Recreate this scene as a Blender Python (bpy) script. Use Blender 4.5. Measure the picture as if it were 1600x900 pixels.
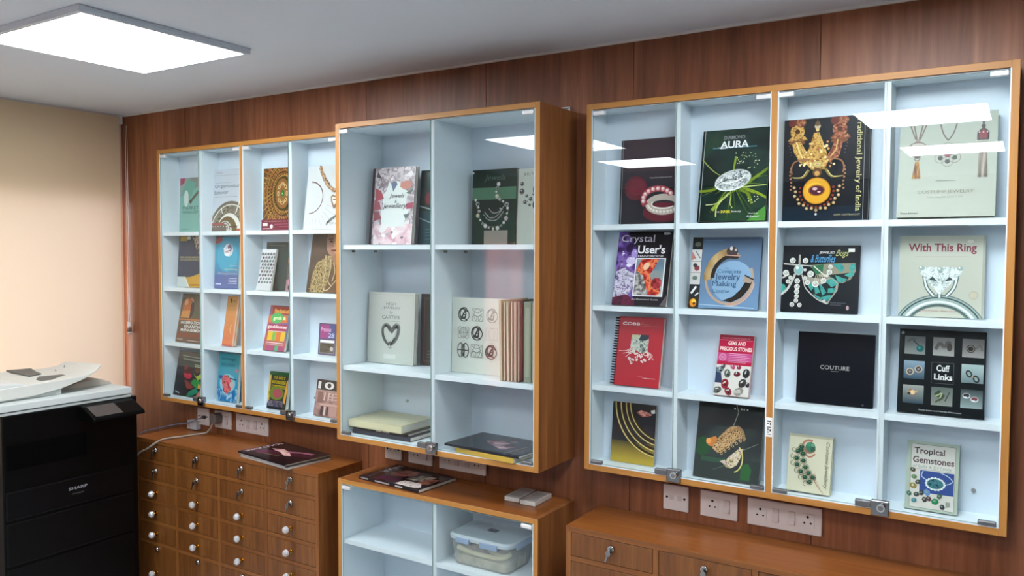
import bpy, bmesh, math, random
from mathutils import Vector, Matrix, Euler

for o in list(bpy.data.objects):
    bpy.data.objects.remove(o, do_unlink=True)
SC = bpy.context.scene
COL = SC.collection
ZO = 1.67                       # eye height; heights below are given from the eye
R = math.radians
random.seed(7)

# ------------------------------------------------------------------ camera
cd = bpy.data.cameras.new('camera'); cam = bpy.data.objects.new('camera', cd); COL.objects.link(cam)
_y, _p, _r = R(32.3741), R(-2.4935), R(0.1859)
fw = Vector((-math.sin(_y) * math.cos(_p), math.cos(_y) * math.cos(_p), math.sin(_p)))
rt = Vector((math.cos(_y), math.sin(_y), 0)); up = rt.cross(fw)
rt2 = rt * math.cos(_r) + up * math.sin(_r); up2 = -rt * math.sin(_r) + up * math.cos(_r)
cam.matrix_world = Matrix(((rt2.x, up2.x, -fw.x, 0), (rt2.y, up2.y, -fw.y, -2.6063), (rt2.z, up2.z, -fw.z, ZO), (0, 0, 0, 1)))
cd.sensor_width = 36; cd.lens = 1268.39 * 36 / 1600; cd.clip_start = 0.05
SC.camera = cam

# ------------------------------------------------------------------ world, light, exposure
w = bpy.data.worlds.new('world'); SC.world = w; w.use_nodes = True
w.node_tree.nodes['Background'].inputs[0].default_value = (0.75, 0.86, 1.0, 1)
w.node_tree.nodes['Background'].inputs[1].default_value = 0.6
SC.view_settings.view_transform = 'Standard'; SC.view_settings.look = 'None'
SC.view_settings.exposure = 0.0; SC.view_settings.gamma = 1.0; SC.view_settings.use_curve_mapping = False
LAMP = 25.0                     # radiance of the ceiling panels
def area(name, loc, rot, sx, sy, power, colr):
    l = bpy.data.lights.new(name, 'AREA'); l.shape = 'RECTANGLE'; l.size = sx; l.size_y = sy; l.energy = power; l.color = colr
    o = bpy.data.objects.new(name, l); o.location = loc; o.rotation_euler = rot; COL.objects.link(o)
# daylight outside the two windows of the side wall, shining in through the blinds
area('daylight', (-4.40, -1.15, ZO - .30), (0, R(-90), 0), 2.2, 2.6, 86, (1.0, .97, .97))
area('daylight', (-4.40, -4.35, ZO - .55), (0, R(-90), 0), 1.6, 0.9, 105, (1.0, .82, .82))

# ------------------------------------------------------------------ materials
def lin(h):
    h = h.lstrip('#'); v = [int(h[i:i + 2], 16) / 255 for i in (0, 2, 4)]
    return tuple((x / 12.92 if x <= .04045 else ((x + .055) / 1.055) ** 2.4) for x in v) + (1,)
MC = {}
def mat(h, rough=.45, metal=0.0, spec=.5, emit=None, trans=0.0, coat=0.0):
    k = (h, rough, metal, spec, emit, trans, coat)
    if k in MC: return MC[k]
    m = bpy.data.materials.new('m' + h.strip('#')); m.use_nodes = True
    b = m.node_tree.nodes['Principled BSDF']
    b.inputs['Base Color'].default_value = lin(h); b.inputs['Roughness'].default_value = rough
    b.inputs['Metallic'].default_value = metal; b.inputs['Specular IOR Level'].default_value = spec
    b.inputs['Transmission Weight'].default_value = trans; b.inputs['Coat Weight'].default_value = coat
    if emit: b.inputs['Emission Color'].default_value = lin(h); b.inputs['Emission Strength'].default_value = emit
    MC[k] = m
    return m
def nodes(m): return m.node_tree.nodes, m.node_tree.links
def wood(name, cols, stretch='z', rough=.38, panel=0.0, fine=1.0, bump=.05):
    """laminate with long soft grain; panel > 0 varies each sheet of that width"""
    m = bpy.data.materials.new(name); m.use_nodes = True; N, L = nodes(m); b = N['Principled BSDF']
    tc = N.new('ShaderNodeTexCoord'); mp = N.new('ShaderNodeMapping'); L.new(tc.outputs['Object'], mp.inputs[0])
    s = {'z': (9, 9, .55), 'x': (.55, 9, 9), 'y': (9, .55, 9)}[stretch]
    mp.inputs['Scale'].default_value = [v * fine for v in s]
    n1 = N.new('ShaderNodeTexNoise'); n1.inputs['Scale'].default_value = 1.3; n1.inputs['Detail'].default_value = 7; n1.inputs['Roughness'].default_value = .62; n1.inputs['Distortion'].default_value = .6
    L.new(mp.outputs[0], n1.inputs['Vector'])
    n2 = N.new('ShaderNodeTexNoise'); n2.inputs['Scale'].default_value = 7; n2.inputs['Detail'].default_value = 4
    L.new(mp.outputs[0], n2.inputs['Vector'])
    mx = N.new('ShaderNodeMath'); mx.operation = 'MULTIPLY_ADD'; mx.inputs[1].default_value = .35; L.new(n2.outputs[0], mx.inputs[0]); 
    sc = N.new('ShaderNodeMath'); sc.operation = 'MULTIPLY'; sc.inputs[1].default_value = .65; L.new(n1.outputs[0], sc.inputs[0]); L.new(sc.outputs[0], mx.inputs[2])
    fac = mx.outputs[0]
    if panel:
        sx = N.new('ShaderNodeSeparateXYZ'); L.new(tc.outputs['Object'], sx.inputs[0])
        d = N.new('ShaderNodeMath'); d.operation = 'MULTIPLY_ADD'; d.inputs[1].default_value = 1 / panel; d.inputs[2].default_value = .546 / panel; L.new(sx.outputs[0], d.inputs[0])
        f = N.new('ShaderNodeMath'); f.operation = 'FLOOR'; L.new(d.outputs[0], f.inputs[0])
        wn = N.new('ShaderNodeTexWhiteNoise'); wn.noise_dimensions = '1D'; L.new(f.outputs[0], wn.inputs['W'])
        ad = N.new('ShaderNodeMath'); ad.operation = 'MULTIPLY_ADD'; ad.inputs[1].default_value = .12; L.new(wn.outputs[0], ad.inputs[0])
        s2 = N.new('ShaderNodeMath'); s2.operation = 'SUBTRACT'; s2.inputs[1].default_value = .06; L.new(fac, s2.inputs[0]); L.new(s2.outputs[0], ad.inputs[2])
        fac = ad.outputs[0]
    cr = N.new('ShaderNodeValToRGB'); L.new(fac, cr.inputs[0])
    e = cr.color_ramp.elements; e[0].position = .34; e[0].color = lin(cols[0]); e[1].position = .66; e[1].color = lin(cols[2])
    x = cr.color_ramp.elements.new(.5); x.color = lin(cols[1])
    L.new(cr.outputs[0], b.inputs['Base Color']); b.inputs['Roughness'].default_value = rough
    bp = N.new('ShaderNodeBump'); bp.inputs['Strength'].default_value = bump; bp.inputs['Distance'].default_value = .002; L.new(n2.outputs[0], bp.inputs['Height']); L.new(bp.outputs[0], b.inputs['Normal'])
    return m
def mottle(cols, scale=30, detail=4, rough=.35, stretch=(1, 1, 1), dist=.5, lo=.36, hi=.64):
    k = ('mot', tuple(cols), scale, detail, stretch, dist, lo, hi)
    if k in MC: return MC[k]
    m = bpy.data.materials.new('printed_picture'); m.use_nodes = True; N, L = nodes(m); b = N['Principled BSDF']
    tc = N.new('ShaderNodeTexCoord'); mp = N.new('ShaderNodeMapping'); L.new(tc.outputs['Object'], mp.inputs[0]); mp.inputs['Scale'].default_value = stretch
    mp.inputs['Location'].default_value = (random.random() * 9, random.random() * 9, random.random() * 9)
    n = N.new('ShaderNodeTexNoise'); n.inputs['Scale'].default_value = scale; n.inputs['Detail'].default_value = detail; n.inputs['Distortion'].default_value = dist
    L.new(mp.outputs[0], n.inputs['Vector']); cr = N.new('ShaderNodeValToRGB'); L.new(n.outputs[0], cr.inputs[0])
    e = cr.color_ramp.elements; e[0].position = lo; e[0].color = lin(cols[0]); e[1].position = hi; e[1].color = lin(cols[-1])
    for i, c in enumerate(cols[1:-1]):
        q = e.new(lo + (hi - lo) * (i + 1) / (len(cols) - 1)); q.color = lin(c)
    L.new(cr.outputs[0], b.inputs['Base Color']); b.inputs['Roughness'].default_value = rough; b.inputs['Specular IOR Level'].default_value = .18
    MC[k] = m
    return m
def grad(c0, c1, z0, z1, axis=2):
    """print that runs from one ink to another along the cover"""
    k = ('grad', c0, c1, z0, z1, axis)
    if k in MC: return MC[k]
    m = bpy.data.materials.new('printed_blend'); m.use_nodes = True; N, L = nodes(m); b = N['Principled BSDF']
    tc = N.new('ShaderNodeTexCoord'); sx = N.new('ShaderNodeSeparateXYZ'); L.new(tc.outputs['Object'], sx.inputs[0])
    mr = N.new('ShaderNodeMapRange'); mr.inputs[1].default_value = z0; mr.inputs[2].default_value = z1; L.new(sx.outputs[axis], mr.inputs[0])
    cr = N.new('ShaderNodeValToRGB'); L.new(mr.outputs[0], cr.inputs[0]); cr.color_ramp.elements[0].color = lin(c0); cr.color_ramp.elements[1].color = lin(c1)
    L.new(cr.outputs[0], b.inputs['Base Color']); b.inputs['Roughness'].default_value = .35; b.inputs['Specular IOR Level'].default_value = .18
    MC[k] = m
    return m
def glass_mat(name, tint, gloss=1.0):
    m = bpy.data.materials.new(name); m.use_nodes = True; N, L = nodes(m); N.clear()
    out = N.new('ShaderNodeOutputMaterial'); tr = N.new('ShaderNodeBsdfTransparent'); tr.inputs[0].default_value = tint
    gl = N.new('ShaderNodeBsdfGlossy'); gl.inputs['Roughness'].default_value = .004
    lw = N.new('ShaderNodeLayerWeight'); pw = N.new('ShaderNodeMath'); pw.operation = 'POWER'; pw.inputs[1].default_value = 5; L.new(lw.outputs['Facing'], pw.inputs[0])
    f = N.new('ShaderNodeMath'); f.operation = 'MULTIPLY_ADD'; f.inputs[1].default_value = .96 * gloss; f.inputs[2].default_value = .04 * gloss; L.new(pw.outputs[0], f.inputs[0])
    lw.inputs['Blend'].default_value = .5
    mx = N.new('ShaderNodeMixShader'); L.new(f.outputs[0], mx.inputs[0]); L.new(tr.outputs[0], mx.inputs[1]); L.new(gl.outputs[0], mx.inputs[2]); L.new(mx.outputs[0], out.inputs[0])
    return m
WALLWOOD = wood('wall_wood_laminate', ('#6c3e25', '#895233', '#a46845'), 'z', .42, panel=.6135)
CABWOOD = wood('cabinet_wood_laminate', ('#6c4224', '#88552e', '#9d683a'), 'z', .4)
TOPWOOD = wood('top_wood_laminate', ('#6c3d18', '#864d20', '#9a602e'), 'x', .35)
EDGE = wood('orange_edge_band', ('#a8702f', '#b57d3a', '#c08a48'), 'z', .45)
EDGEX = wood('orange_edge_band_flat', ('#a8702f', '#b57d3a', '#c08a48'), 'x', .45)
EDGED = wood('drawer_frame_edge', ('#683c17', '#804c20', '#94602e'), 'z', .42)
EDGEDX = wood('drawer_frame_edge_flat', ('#683c17', '#804c20', '#94602e'), 'x', .42)
DRAWW = wood('drawer_wood_laminate', ('#5a3314', '#74451d', '#8a592b'), 'z', .38, fine=1.6)
WHITE = mat('#e2edf3', .4)
WHITEB = mat('#d5e2ee', .5)
GLASS = glass_mat('pale_green_glass', (.972, .988, .986, 1), .85)
CLEAR = glass_mat('clear_film', (.95, .96, .96, 1), 1.3)
GEDGE = mat('#9fb8b4', .2)
CHROME = mat('#d8d8d8', .12, 1.0)
STEEL = mat('#9a9a98', .3, 1.0)
GREYM = mat('#77787a', .35, .7)
BRASS = mat('#d9a441', .22, 1.0)
PLASTIC = mat('#ded6d4', .4)
BLACKP = mat('#030303', .4, spec=.15)
CRYSTAL = bpy.data.materials.new('cut_crystal'); CRYSTAL.use_nodes = True
_b = CRYSTAL.node_tree.nodes['Principled BSDF']; _b.inputs['Transmission Weight'].default_value = .55; _b.inputs['Roughness'].default_value = .03; _b.inputs['IOR'].default_value = 1.6; _b.inputs['Base Color'].default_value = (.95, .96, 1, 1)
_b.inputs['Coat Weight'].default_value = 1
PAGES = mat('#d8d4c6', .8)

# ------------------------------------------------------------------ mesh helpers
class MB:
    def __init__(s): s.v = []; s.f = []; s.m = []; s.mats = []; s.sm = []
    def mi(s, m):
        if m not in s.mats: s.mats.append(m)
        return s.mats.index(m)
    def add(s, vs, fs, m, smooth=False):
        b = len(s.v); s.v += [tuple(q) for q in vs]; i = s.mi(m)
        for f in fs: s.f.append([b + k for k in f]); s.m.append(i); s.sm.append(smooth)
        return s
    def box(s, a, b, m, front=None):
        x0, y0, z0 = a; x1, y1, z1 = b
        vs = [(x0, y0, z0), (x1, y0, z0), (x1, y1, z0), (x0, y1, z0), (x0, y0, z1), (x1, y0, z1), (x1, y1, z1), (x0, y1, z1)]
        s.add(vs, [(0, 3, 2, 1), (4, 5, 6, 7), (1, 2, 6, 5), (2, 3, 7, 6), (3, 0, 4, 7)], m)
        s.add(vs, [(0, 1, 5, 4)], front or m)
        return s
    def cyl(s, a, b, r, m, r2=None, n=20, smooth=True):
        a = Vector(a); b = Vector(b); d = (b - a).normalized(); q = d.to_track_quat('Z', 'Y'); r2 = r if r2 is None else r2
        vs = []
        for c, rr in ((a, r), (b, r2)):
            for k in range(n):
                t = 2 * math.pi * k / n; vs.append(c + q @ Vector((math.cos(t) * rr, math.sin(t) * rr, 0)))
        s.add(vs, [(k, (k + 1) % n, n + (k + 1) % n, n + k) for k in range(n)], m, smooth)
        s.add(vs[:n], [tuple(reversed(range(n)))], m); s.add(vs[n:], [tuple(range(n))], m)
        return s
    def tube(s, pts, r, m, n=8, closed=False):
        pts = [Vector(p) for p in pts]; N = len(pts); vs = []; up_ = Vector((0, 0, 1))
        for i, p in enumerate(pts):
            a = pts[(i - 1) % N] if (closed or i > 0) else p; b = pts[(i + 1) % N] if (closed or i < N - 1) else p
            d = (b - a).normalized(); ref = up_ if abs(d.dot(up_)) < .95 else Vector((1, 0, 0))
            u = d.cross(ref).normalized(); v_ = u.cross(d)
            for k in range(n):
                t = 2 * math.pi * k / n; vs.append(p + (u * math.cos(t) + v_ * math.sin(t)) * r)
        fs = []
        for i in range(N if closed else N - 1):
            j = (i + 1) % N
            for k in range(n): fs.append((i * n + k, i * n + (k + 1) % n, j * n + (k + 1) % n, j * n + k))
        if not closed: fs.append(tuple(reversed(range(n)))); fs.append(tuple((N - 1) * n + k for k in range(n)))
        s.add(vs, fs, m, True); return s
    def prism(s, prof, axis, a, b, m):
        """closed 2D outline swept along an axis from a to b"""
        def P(u, v_, t): return {'x': (t, u, v_), 'y': (u, t, v_), 'z': (u, v_, t)}[axis]
        n = len(prof); vs = [P(u, v_, a) for u, v_ in prof] + [P(u, v_, b) for u, v_ in prof]
        s.add(vs, [tuple(range(n)), tuple(range(2 * n - 1, n - 1, -1))] + [(k, (k + 1) % n, n + (k + 1) % n, n + k) for k in range(n)], m); return s
    def build(s, name, parent=None, bevel=0, loc=None, label=None, kind=None, recalc=True):
        me = bpy.data.meshes.new(name); me.from_pydata(s.v, [], s.f)
        for m in s.mats: me.materials.append(m)
        for p, i, sm in zip(me.polygons, s.m, s.sm): p.material_index = i; p.use_smooth = sm
        if recalc:
            bm = bmesh.new(); bm.from_mesh(me); bmesh.ops.remove_doubles(bm, verts=bm.verts, dist=1e-6); bmesh.ops.recalc_face_normals(bm, faces=bm.faces); bm.to_mesh(me); bm.free()
        me.update(); o = bpy.data.objects.new(name, me); COL.objects.link(o)
        if parent: o.parent = parent
        if loc: o.location = loc
        if bevel:
            md = o.modifiers.new('bevel', 'BEVEL'); md.width = bevel; md.segments = 2; md.limit_method = 'ANGLE'; md.angle_limit = R(40)
        if label: o['label'] = label
        if kind: o['kind'] = kind
        return o
def thing(name, label, cat, loc, rot=(0, 0, 0), group=None):
    o = bpy.data.objects.new(name, None); COL.objects.link(o); o.location = loc; o.rotation_euler = rot; o.empty_display_size = .05
    o['label'] = label; o['category'] = cat
    if group: o['group'] = group
    return o
def tag(o, label, cat, group=None):
    o['label'] = label; o['category'] = cat
    if group: o['group'] = group
    return o
def dup(root, loc, label, group=None):
    r = root.copy(); COL.objects.link(r); r.location = loc; r['label'] = label
    if group: r['group'] = group
    for ch in list(root.children):
        c = ch.copy(); COL.objects.link(c); c.parent = r
        for g in list(ch.children):
            d = g.copy(); COL.objects.link(d); d.parent = c
    return r

# ------------------------------------------------------------------ room shell
XL, XR, YF, ZC = -4.165, 1.7, -6.2, ZO + .7322
wb = MB(); _s = [XL] + [-.546 - .6135 * k for k in range(5, -1, -1)] + [.0675, .681, 1.2945, XR]
_s = sorted(set(round(q, 4) for q in _s if q >= XL))
for a, b in zip(_s[:-1], _s[1:]): wb.box((a + .0012, 0, 0), (b - .0012, .018, ZC), WALLWOOD)
wb.box((XL, .018, 0), (XR, .06, ZC), mat('#2a1710', .7))
wb.build('wall_back', kind='structure')
MB().box((XL - .1, YF - .1, -.1), (XR + .1, .1, 0), mottle(('#a2a6aa', '#aeb2b6'), 6)).build('floor', kind='structure')
MB().box((XL - .1, YF - .1, ZC), (XR + .1, .1, ZC + .12), mat('#dde3e9', .75)).build('ceiling', kind='structure')
MB().box((XR, YF, 0), (XR + .1, 0, ZC), mat('#57493f', .6)).build('wall_right', kind='structure')
MB().box((XL, YF - .1, 0), (XR, YF, ZC), mat('#5e5853', .7)).build('wall_front', kind='structure')
WL = mat('#cbb8ae', .6)
wl = MB()      # side wall with two window openings
o1 = (-2.30, -.020, ZO - 1.0, ZO + .285); o2 = (-4.68, -4.00, ZO - 1.25, ZO + .10)
wl.box((XL - .1, YF, 0), (XL, o2[0], ZC), WL); wl.box((XL - .1, o2[0], 0), (XL, o2[1], o2[2]), WL); wl.box((XL - .1, o2[0], o2[3]), (XL, o2[1], ZC), WL)
wl.box((XL - .1, o2[1], 0), (XL, o1[0], ZC), WL); wl.box((XL - .1, o1[0], 0), (XL, o1[1], o1[2]), WL); wl.box((XL - .1, o1[0], o1[3]), (XL, o1[1], ZC), WL); wl.box((XL - .1, o1[1], 0), (XL, .02, ZC), WL)
wl.build('wall_left', kind='structure')
FR = mat('#d6d2cc', .4)
for i, (a, b, c, d) in enumerate((o1, o2)):
    f = MB(); X = XL - .085; t = .022
    f.box((X, a, c), (X + .05, a + t, d), FR).box((X, b - t, c), (X + .05, b, d), FR).box((X, a + t, c), (X + .05, b - t, c + t), FR).box((X, a + t, d - t), (X + .05, b - t, d), FR).box((X, (a + b) / 2 - .02, c + t), (X + .05, (a + b) / 2 + .02, d - t), FR)
    fo = f.build('window_%d' % (i + 1), kind='structure')
    MB().box((X + .02, a + t, c + t), (X + .026, b - t, d - t), GLASS).build('window_pane', fo)
# white bead along the top of the timber wall
MB().box((XL, -.008, ZC - .008), (XR, 0, ZC), mat('#d8d6d2', .5)).build('trim_1', kind='structure')
MB().box((XL, -.024, ZO - 1.6), (XL + .004, 0, ZC - .02), mat('#dcb8ac', .6)).build('trim_2', kind='structure')

# ------------------------------------------------------------------ blinds
def blind_mat(name, c, c2=None, tr=.5):
    m = bpy.data.materials.new(name); m.use_nodes = True; N, L = nodes(m); N.clear(); out = N.new('ShaderNodeOutputMaterial')
    d = N.new('ShaderNodeBsdfDiffuse'); d.inputs[0].default_value = lin(c); t = N.new('ShaderNodeBsdfTranslucent'); t.inputs[0].default_value = lin(c2 or c)
    tc = N.new('ShaderNodeTexCoord'); n = N.new('ShaderNodeTexNoise'); n.inputs['Scale'].default_value = 900; L.new(tc.outputs['Object'], n.inputs['Vector'])
    bp = N.new('ShaderNodeBump'); bp.inputs['Strength'].default_value = .1; L.new(n.outputs[0], bp.inputs['Height']); L.new(bp.outputs[0], d.inputs['Normal'])
    mx = N.new('ShaderNodeMixShader'); mx.inputs[0].default_value = tr; L.new(d.outputs[0], mx.inputs[1]); L.new(t.outputs[0], mx.inputs[2]); L.new(mx.outputs[0], out.inputs[0]); return m
bl = thing('roller_blind', 'cream fabric roller blind drawn down over the bright window behind the copier', 'blind', (XL + .03, -.028, ZC))
MB().box((-.0006, -2.32, -1.75), (.0006, 0, -.012), blind_mat('cream_blind_fabric', '#f2d9b4', '#eeebee', .28)).build('blind_fabric', bl)
MB().box((-.018, -2.34, -.045), (-.003, 0, -.001), PLASTIC).build('head_rail', bl)
MB().box((-.006, -2.32, -1.775), (.006, 0, -1.75), PLASTIC, ).build('bottom_bar', bl, bevel=.002)
MB().box((-.008, .002, -.05), (.012, .012, 0), PLASTIC).build('end_bracket', bl)
ch = MB(); pts = []
xa, xb, zt, zb = .035, .05, -.06, -1.12
pts = [(xa, .012, zt), (xa, .012, zb)] + [((xa + xb) / 2 + math.cos(R(180 + 18 * k)) * (xb - xa) / 2, .012, zb - math.sin(R(18 * k)) * .01) for k in range(1, 10)] + [(xb, .012, zb), (xb, .012, zt)]
ch.tube(pts, .0016, PLASTIC, 6); ch.build('pull_cord', bl)
MB().cyl((.0425, .012, zb - .045), (.0425, .012, zb + .01), .012, PLASTIC, .008).cyl((.0425, .012, zb - .06), (.0425, .012, zb - .045), .006, PLASTIC, .012).build('cord_weight', bl, label='white plastic cord weight')
b2 = tag(MB().box((XL + .006, -4.76, ZO - 1.5), (XL + .0072, -3.93, ZC - .02), blind_mat('pink_blind_fabric', '#e6bcb6')).build('roller_blind'), 'pinkish blind over the far window, seen only as a reflection in the centre cabinet glass', 'blind')

# ------------------------------------------------------------------ ceiling lights
DIFF = bpy.data.materials.new('lit_diffuser'); DIFF.use_nodes = True
_b = DIFF.node_tree.nodes['Principled BSDF']; _b.inputs['Base Color'].default_value = (.8, .8, .8, 1); _b.inputs['Emission Color'].default_value = (.93, .97, 1.0, 1); _b.inputs['Emission Strength'].default_value = LAMP
def ceiling_light(x, y, label):
    t = thing('ceiling_light', label, 'ceiling light', (x, y, ZC), group='square ceiling panel lights')
    h = .315; g = MB(); FRM = mat('#d4dae2', .4)
    for a, b in (((-h, -h), (h, -h + .017)), ((-h, h - .017), (h, h)), ((-h, -h + .017), (-h + .017, h - .017)), ((h - .017, -h + .017), (h, h - .017))):
        g.box((a[0], a[1], -.022), (b[0], b[1], -.0005), FRM)
    g.build('light_frame', t, bevel=.0015)
    MB().box((-h + .017, -h + .017, -.019), (h - .017, h - .017, -.0005), DIFF).build('diffuser', t)
    return t
L0 = ceiling_light(-2.70, -.925, 'square white LED panel light on the ceiling above the copier, itself in view')
for x, y, lb in ((-2.62, -2.45, 'square panel light mirrored in the glass of the centre cabinet'),
                 (-2.56, -3.66, 'square panel light mirrored in the doors with the dark ring book'),
                 (-.34, -.94, 'assumed square panel light, added out of the frame to brighten the cabinet with the costume jewelry book'),  # assumed panel out of view, added to brighten the right-hand shelves
                 (-.475, -2.37, 'square panel light mirrored as the larger streak in the costume jewelry door'),
                 (-.445, -3.92, 'square panel light mirrored as the smaller streak in the costume jewelry door')):
    dup(L0, (x, y, ZC), lb)

# ------------------------------------------------------------------ glazed cabinets
TF = .022                       # frame board thickness
def clip(parent, name, x0, x1, z0, z1, m, y=-.006, d=.014, label=None):
    return MB().box((x0, y, z0), (x1, y + d, z1), m).build(name, parent, bevel=.0025, label=label)
def glazed(name, label, x0, x1, z0, z1, dep, mull, divs, rows, doors, hang=True, locks=(), labelg=None):
    """rows: list per bay-cell of shelf undersides; doors: list of (xa, xb, hinge side)"""
    W = x1 - x0; H = z1 - z0; t = thing(name, label, 'cabinet', (x0, 0, z0 + ZO), group=labelg)
    f = MB()
    f.box((0, -dep, 0), (TF - .003, -.001, H), CABWOOD, EDGE).box((W - TF + .003, -dep, 0), (W, -.001, H), CABWOOD, EDGE)
    f.box((TF - .003, -dep, H - TF + .003), (W - TF + .003, -.001, H), TOPWOOD, EDGEX).box((TF - .003, -dep, 0), (W - TF + .003, -.001, TF - .003), TOPWOOD, EDGEX)
    f.build('frame', t, bevel=.0008)
    MB().box((TF - .003, -.012, TF - .003), (W - TF + .003, -.001, H - TF + .003), WHITEB).build('back_panel', t)
    bays = [(TF, W - TF)]
    for m_ in mull:
        a = m_ - x0 - .0095; b = a + .019
        MB().box((a, -dep, TF - .003), (b, -.012, H - TF + .003), WHITE, EDGE).build('mullion', t)
        l, r = bays.pop(); bays += [(l, a), (b, r)]
    ln = MB(); e = .003
    for l, r in bays:
        ln.box((l - e if l == TF else l, -dep + .001, TF - e), (l if l == TF else l + e, -.012, H - TF + e), WHITE)
        ln.box((r if r == W - TF else r - e, -dep + .001, TF - e), (r + e if r == W - TF else r, -.012, H - TF + e), WHITE)
        ll = l if l == TF else l + e; rr = r if r == W - TF else r - e
        ln.box((ll, -dep + .001, TF - e), (rr, -.012, TF), WHITE).box((ll, -dep + .009, H - TF), (rr, -.012, H - TF + e), WHITE)
    ln.build('white_lining', t)
    cells = []
    for l, r in bays:
        ll = l if l == TF else l + e; rr = r if r == W - TF else r - e
        cs = [d - x0 for d in divs if l < d - x0 < r]; xs = ll
        for c in cs:
            MB().box((c - .009, -dep + .012, TF), (c + .009, -.012, H - TF), WHITE).build('divider', t, bevel=.0006)
            cells.append((xs, c - .009)); xs = c + .009
        cells.append((xs, rr))
    for l, r in cells:
        for z in rows:
            s = MB().box((l, -dep + .013, z - z0), (r, -.012, z - z0 + .018), WHITE).build('shelf', t, bevel=.0006)
            if dep > .2 and hang:
                for yy in (-.19, -.06):
                    MB().cyl((l + .001, yy, z - z0 - .006), (l + .012, yy, z - z0 - .006), .005, GREYM, n=10).build('shelf_peg', s)
                    MB().cyl((r - .001, yy, z - z0 - .006), (r - .012, yy, z - z0 - .006), .005, GREYM, n=10).build('shelf_peg', s)
    for xa, xb, side in doors:
        a_, b_, c_, d_, e_, f_ = xa - x0, xb - x0, -dep + .0015, -dep + .0065, TF + .002, H - TF - .002
        vv = [(a_, c_, e_), (b_, c_, e_), (b_, d_, e_), (a_, d_, e_), (a_, c_, f_), (b_, c_, f_), (b_, d_, f_), (a_, d_, f_)]
        g = MB().add(vv, [(0, 1, 5, 4), (2, 3, 7, 6)], GLASS).add(vv, [(0, 3, 2, 1), (4, 5, 6, 7), (1, 2, 6, 5), (3, 0, 4, 7)], GEDGE).build('glass_door', t)
        hx = (xa - x0 + .001, xa - x0 + .044) if side == 'l' else (xb - x0 - .044, xb - x0 - .001)
        clip(g, 'hinge', hx[0], hx[1], H - TF - .017, H - TF - .003, mat('#eceeee', .35, .35), -dep - .004, .016, 'bright chrome glass hinge')
        if hang: clip(g, 'hinge', hx[0], hx[1], TF + .001, TF + .013, GREYM, -dep - .004, .016)
    for xc in locks:
        if hang: clip(t, 'catch', xc - x0 - .065, xc - x0 - .022, TF, TF + .019, GREYM, -dep - .005, .017, 'grey magnetic catch')
        lk = clip(t, 'door_lock', xc - x0 - .022, xc - x0 + .026, .004, .048, mat('#8e8e90', .22, 1.0), -dep - .010, .016, 'chrome clamp lock on the door bottom')
        MB().cyl((xc - x0 + .006, -dep - .022, .03), (xc - x0 + .006, -dep - .009, .03), .011, CHROME).cyl((xc - x0 + .006, -dep - .0235, .03), (xc - x0 + .006, -dep - .0218, .03), .007, STEEL).build('lock_cylinder', lk)
    return t
ZT, ZB, LT = .503, -.747, -.9056
ROW = [.078, -.197, -.471]
def four_bay(x0, label):
    x1 = x0 + 1.2508; m = x0 + .6287; dl = x0 + .3215; dr = x0 + .937
    return glazed('wall_cabinet', label, x0, x1, ZT - 1.25, ZT, .1204, [m], [dl, dr], ROW,
        [(x0 + .0235, dl - .003, 'l'), (dl - .001, m - .011, 'r'), (m + .011, dr - .003, 'l'), (dr - .001, x1 - .0235, 'r')], True, (dl + .004, dr + .004), 'glazed wall display cabinets')
WC1 = four_bay(-3.673, 'shallow glass-doored wall cabinet nearest the window, above the drawers behind the copier')
WC3 = four_bay(-1.2775, 'shallow glass-doored wall cabinet holding the costume jewelry and ring books, above three socket plates')
WC2 = glazed('wall_cabinet', 'deep glass-doored wall cabinet jutting out in the middle, with two wide bays', -2.3141, -1.379, ZB, ZT, .2601, [], [-1.8395], [.010, -.468],
    [(-2.2906, -1.8425, 'l'), (-1.8405, -1.4025, 'r')], True, (-1.836,), 'glazed wall display cabinets')
LC2 = glazed('base_cabinet', 'low glass-doored cabinet with white shelves under the middle wall cabinet', -2.3115, -1.38, -1.67 + .0, LT, .2601, [], [-1.833], [-1.169, -1.42],
    [(-2.288, -1.836, 'l'), (-1.834, -1.4035, 'r')], False)
# sticker on the mullion and a wire bracket
st = MB().box((.6195, -.1212, .19), (.6375, -.1203, .249), mat('#e8e6e2', .6))
for a, b, c, d in ((.622, .635, .236, .240), (.622, .629, .229, .232), (.631, .635, .226, .233), (.622, .635, .218, .221), (.624, .627, .209, .216), (.630, .635, .207, .214), (.622, .628, .203, .206), (.622, .635, .197, .199)):
    st.box((a, -.1214, c), (b, -.1211, d), mat('#3a3a3c', .6))
st.build('sticker', WC3, label='white printed sticker on the mullion')
tag(MB().box((-1.455, -.013, ZO + .5200), (-1.40, -.001, ZO + .524), CHROME).box((-1.404, -.013, ZO + .506), (-1.40, -.001, ZO + .52), CHROME).box((-1.455, -.0025, ZO + .503), (-1.404, -.001, ZO + .520), STEEL).build('hanging_bracket'),
    'small chrome hanging bracket on the wood wall above the middle wall cabinet', 'bracket')
tag(MB().cyl((-.11, -.017, ZO - .661), (-.11, -.0125, ZO - .661), .006, CHROME).build('wall_screw'), 'small chrome screw head in the back panel beside the tropical gemstones book', 'screw')
tag(MB().cyl((-2.155, -.017, ZO - .615), (-2.155, -.0125, ZO - .615), .006, CHROME).build('wall_screw'), 'small chrome screw head in the back panel above the cream boxed book', 'screw')
tag(MB().cyl((-2.69, -.017, ZO - .655), (-2.69, -.0125, ZO - .655), .005, GREYM).build('wall_screw'), 'tiny dark screw head in the back panel beside the salmon 10 book', 'screw')

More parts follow.
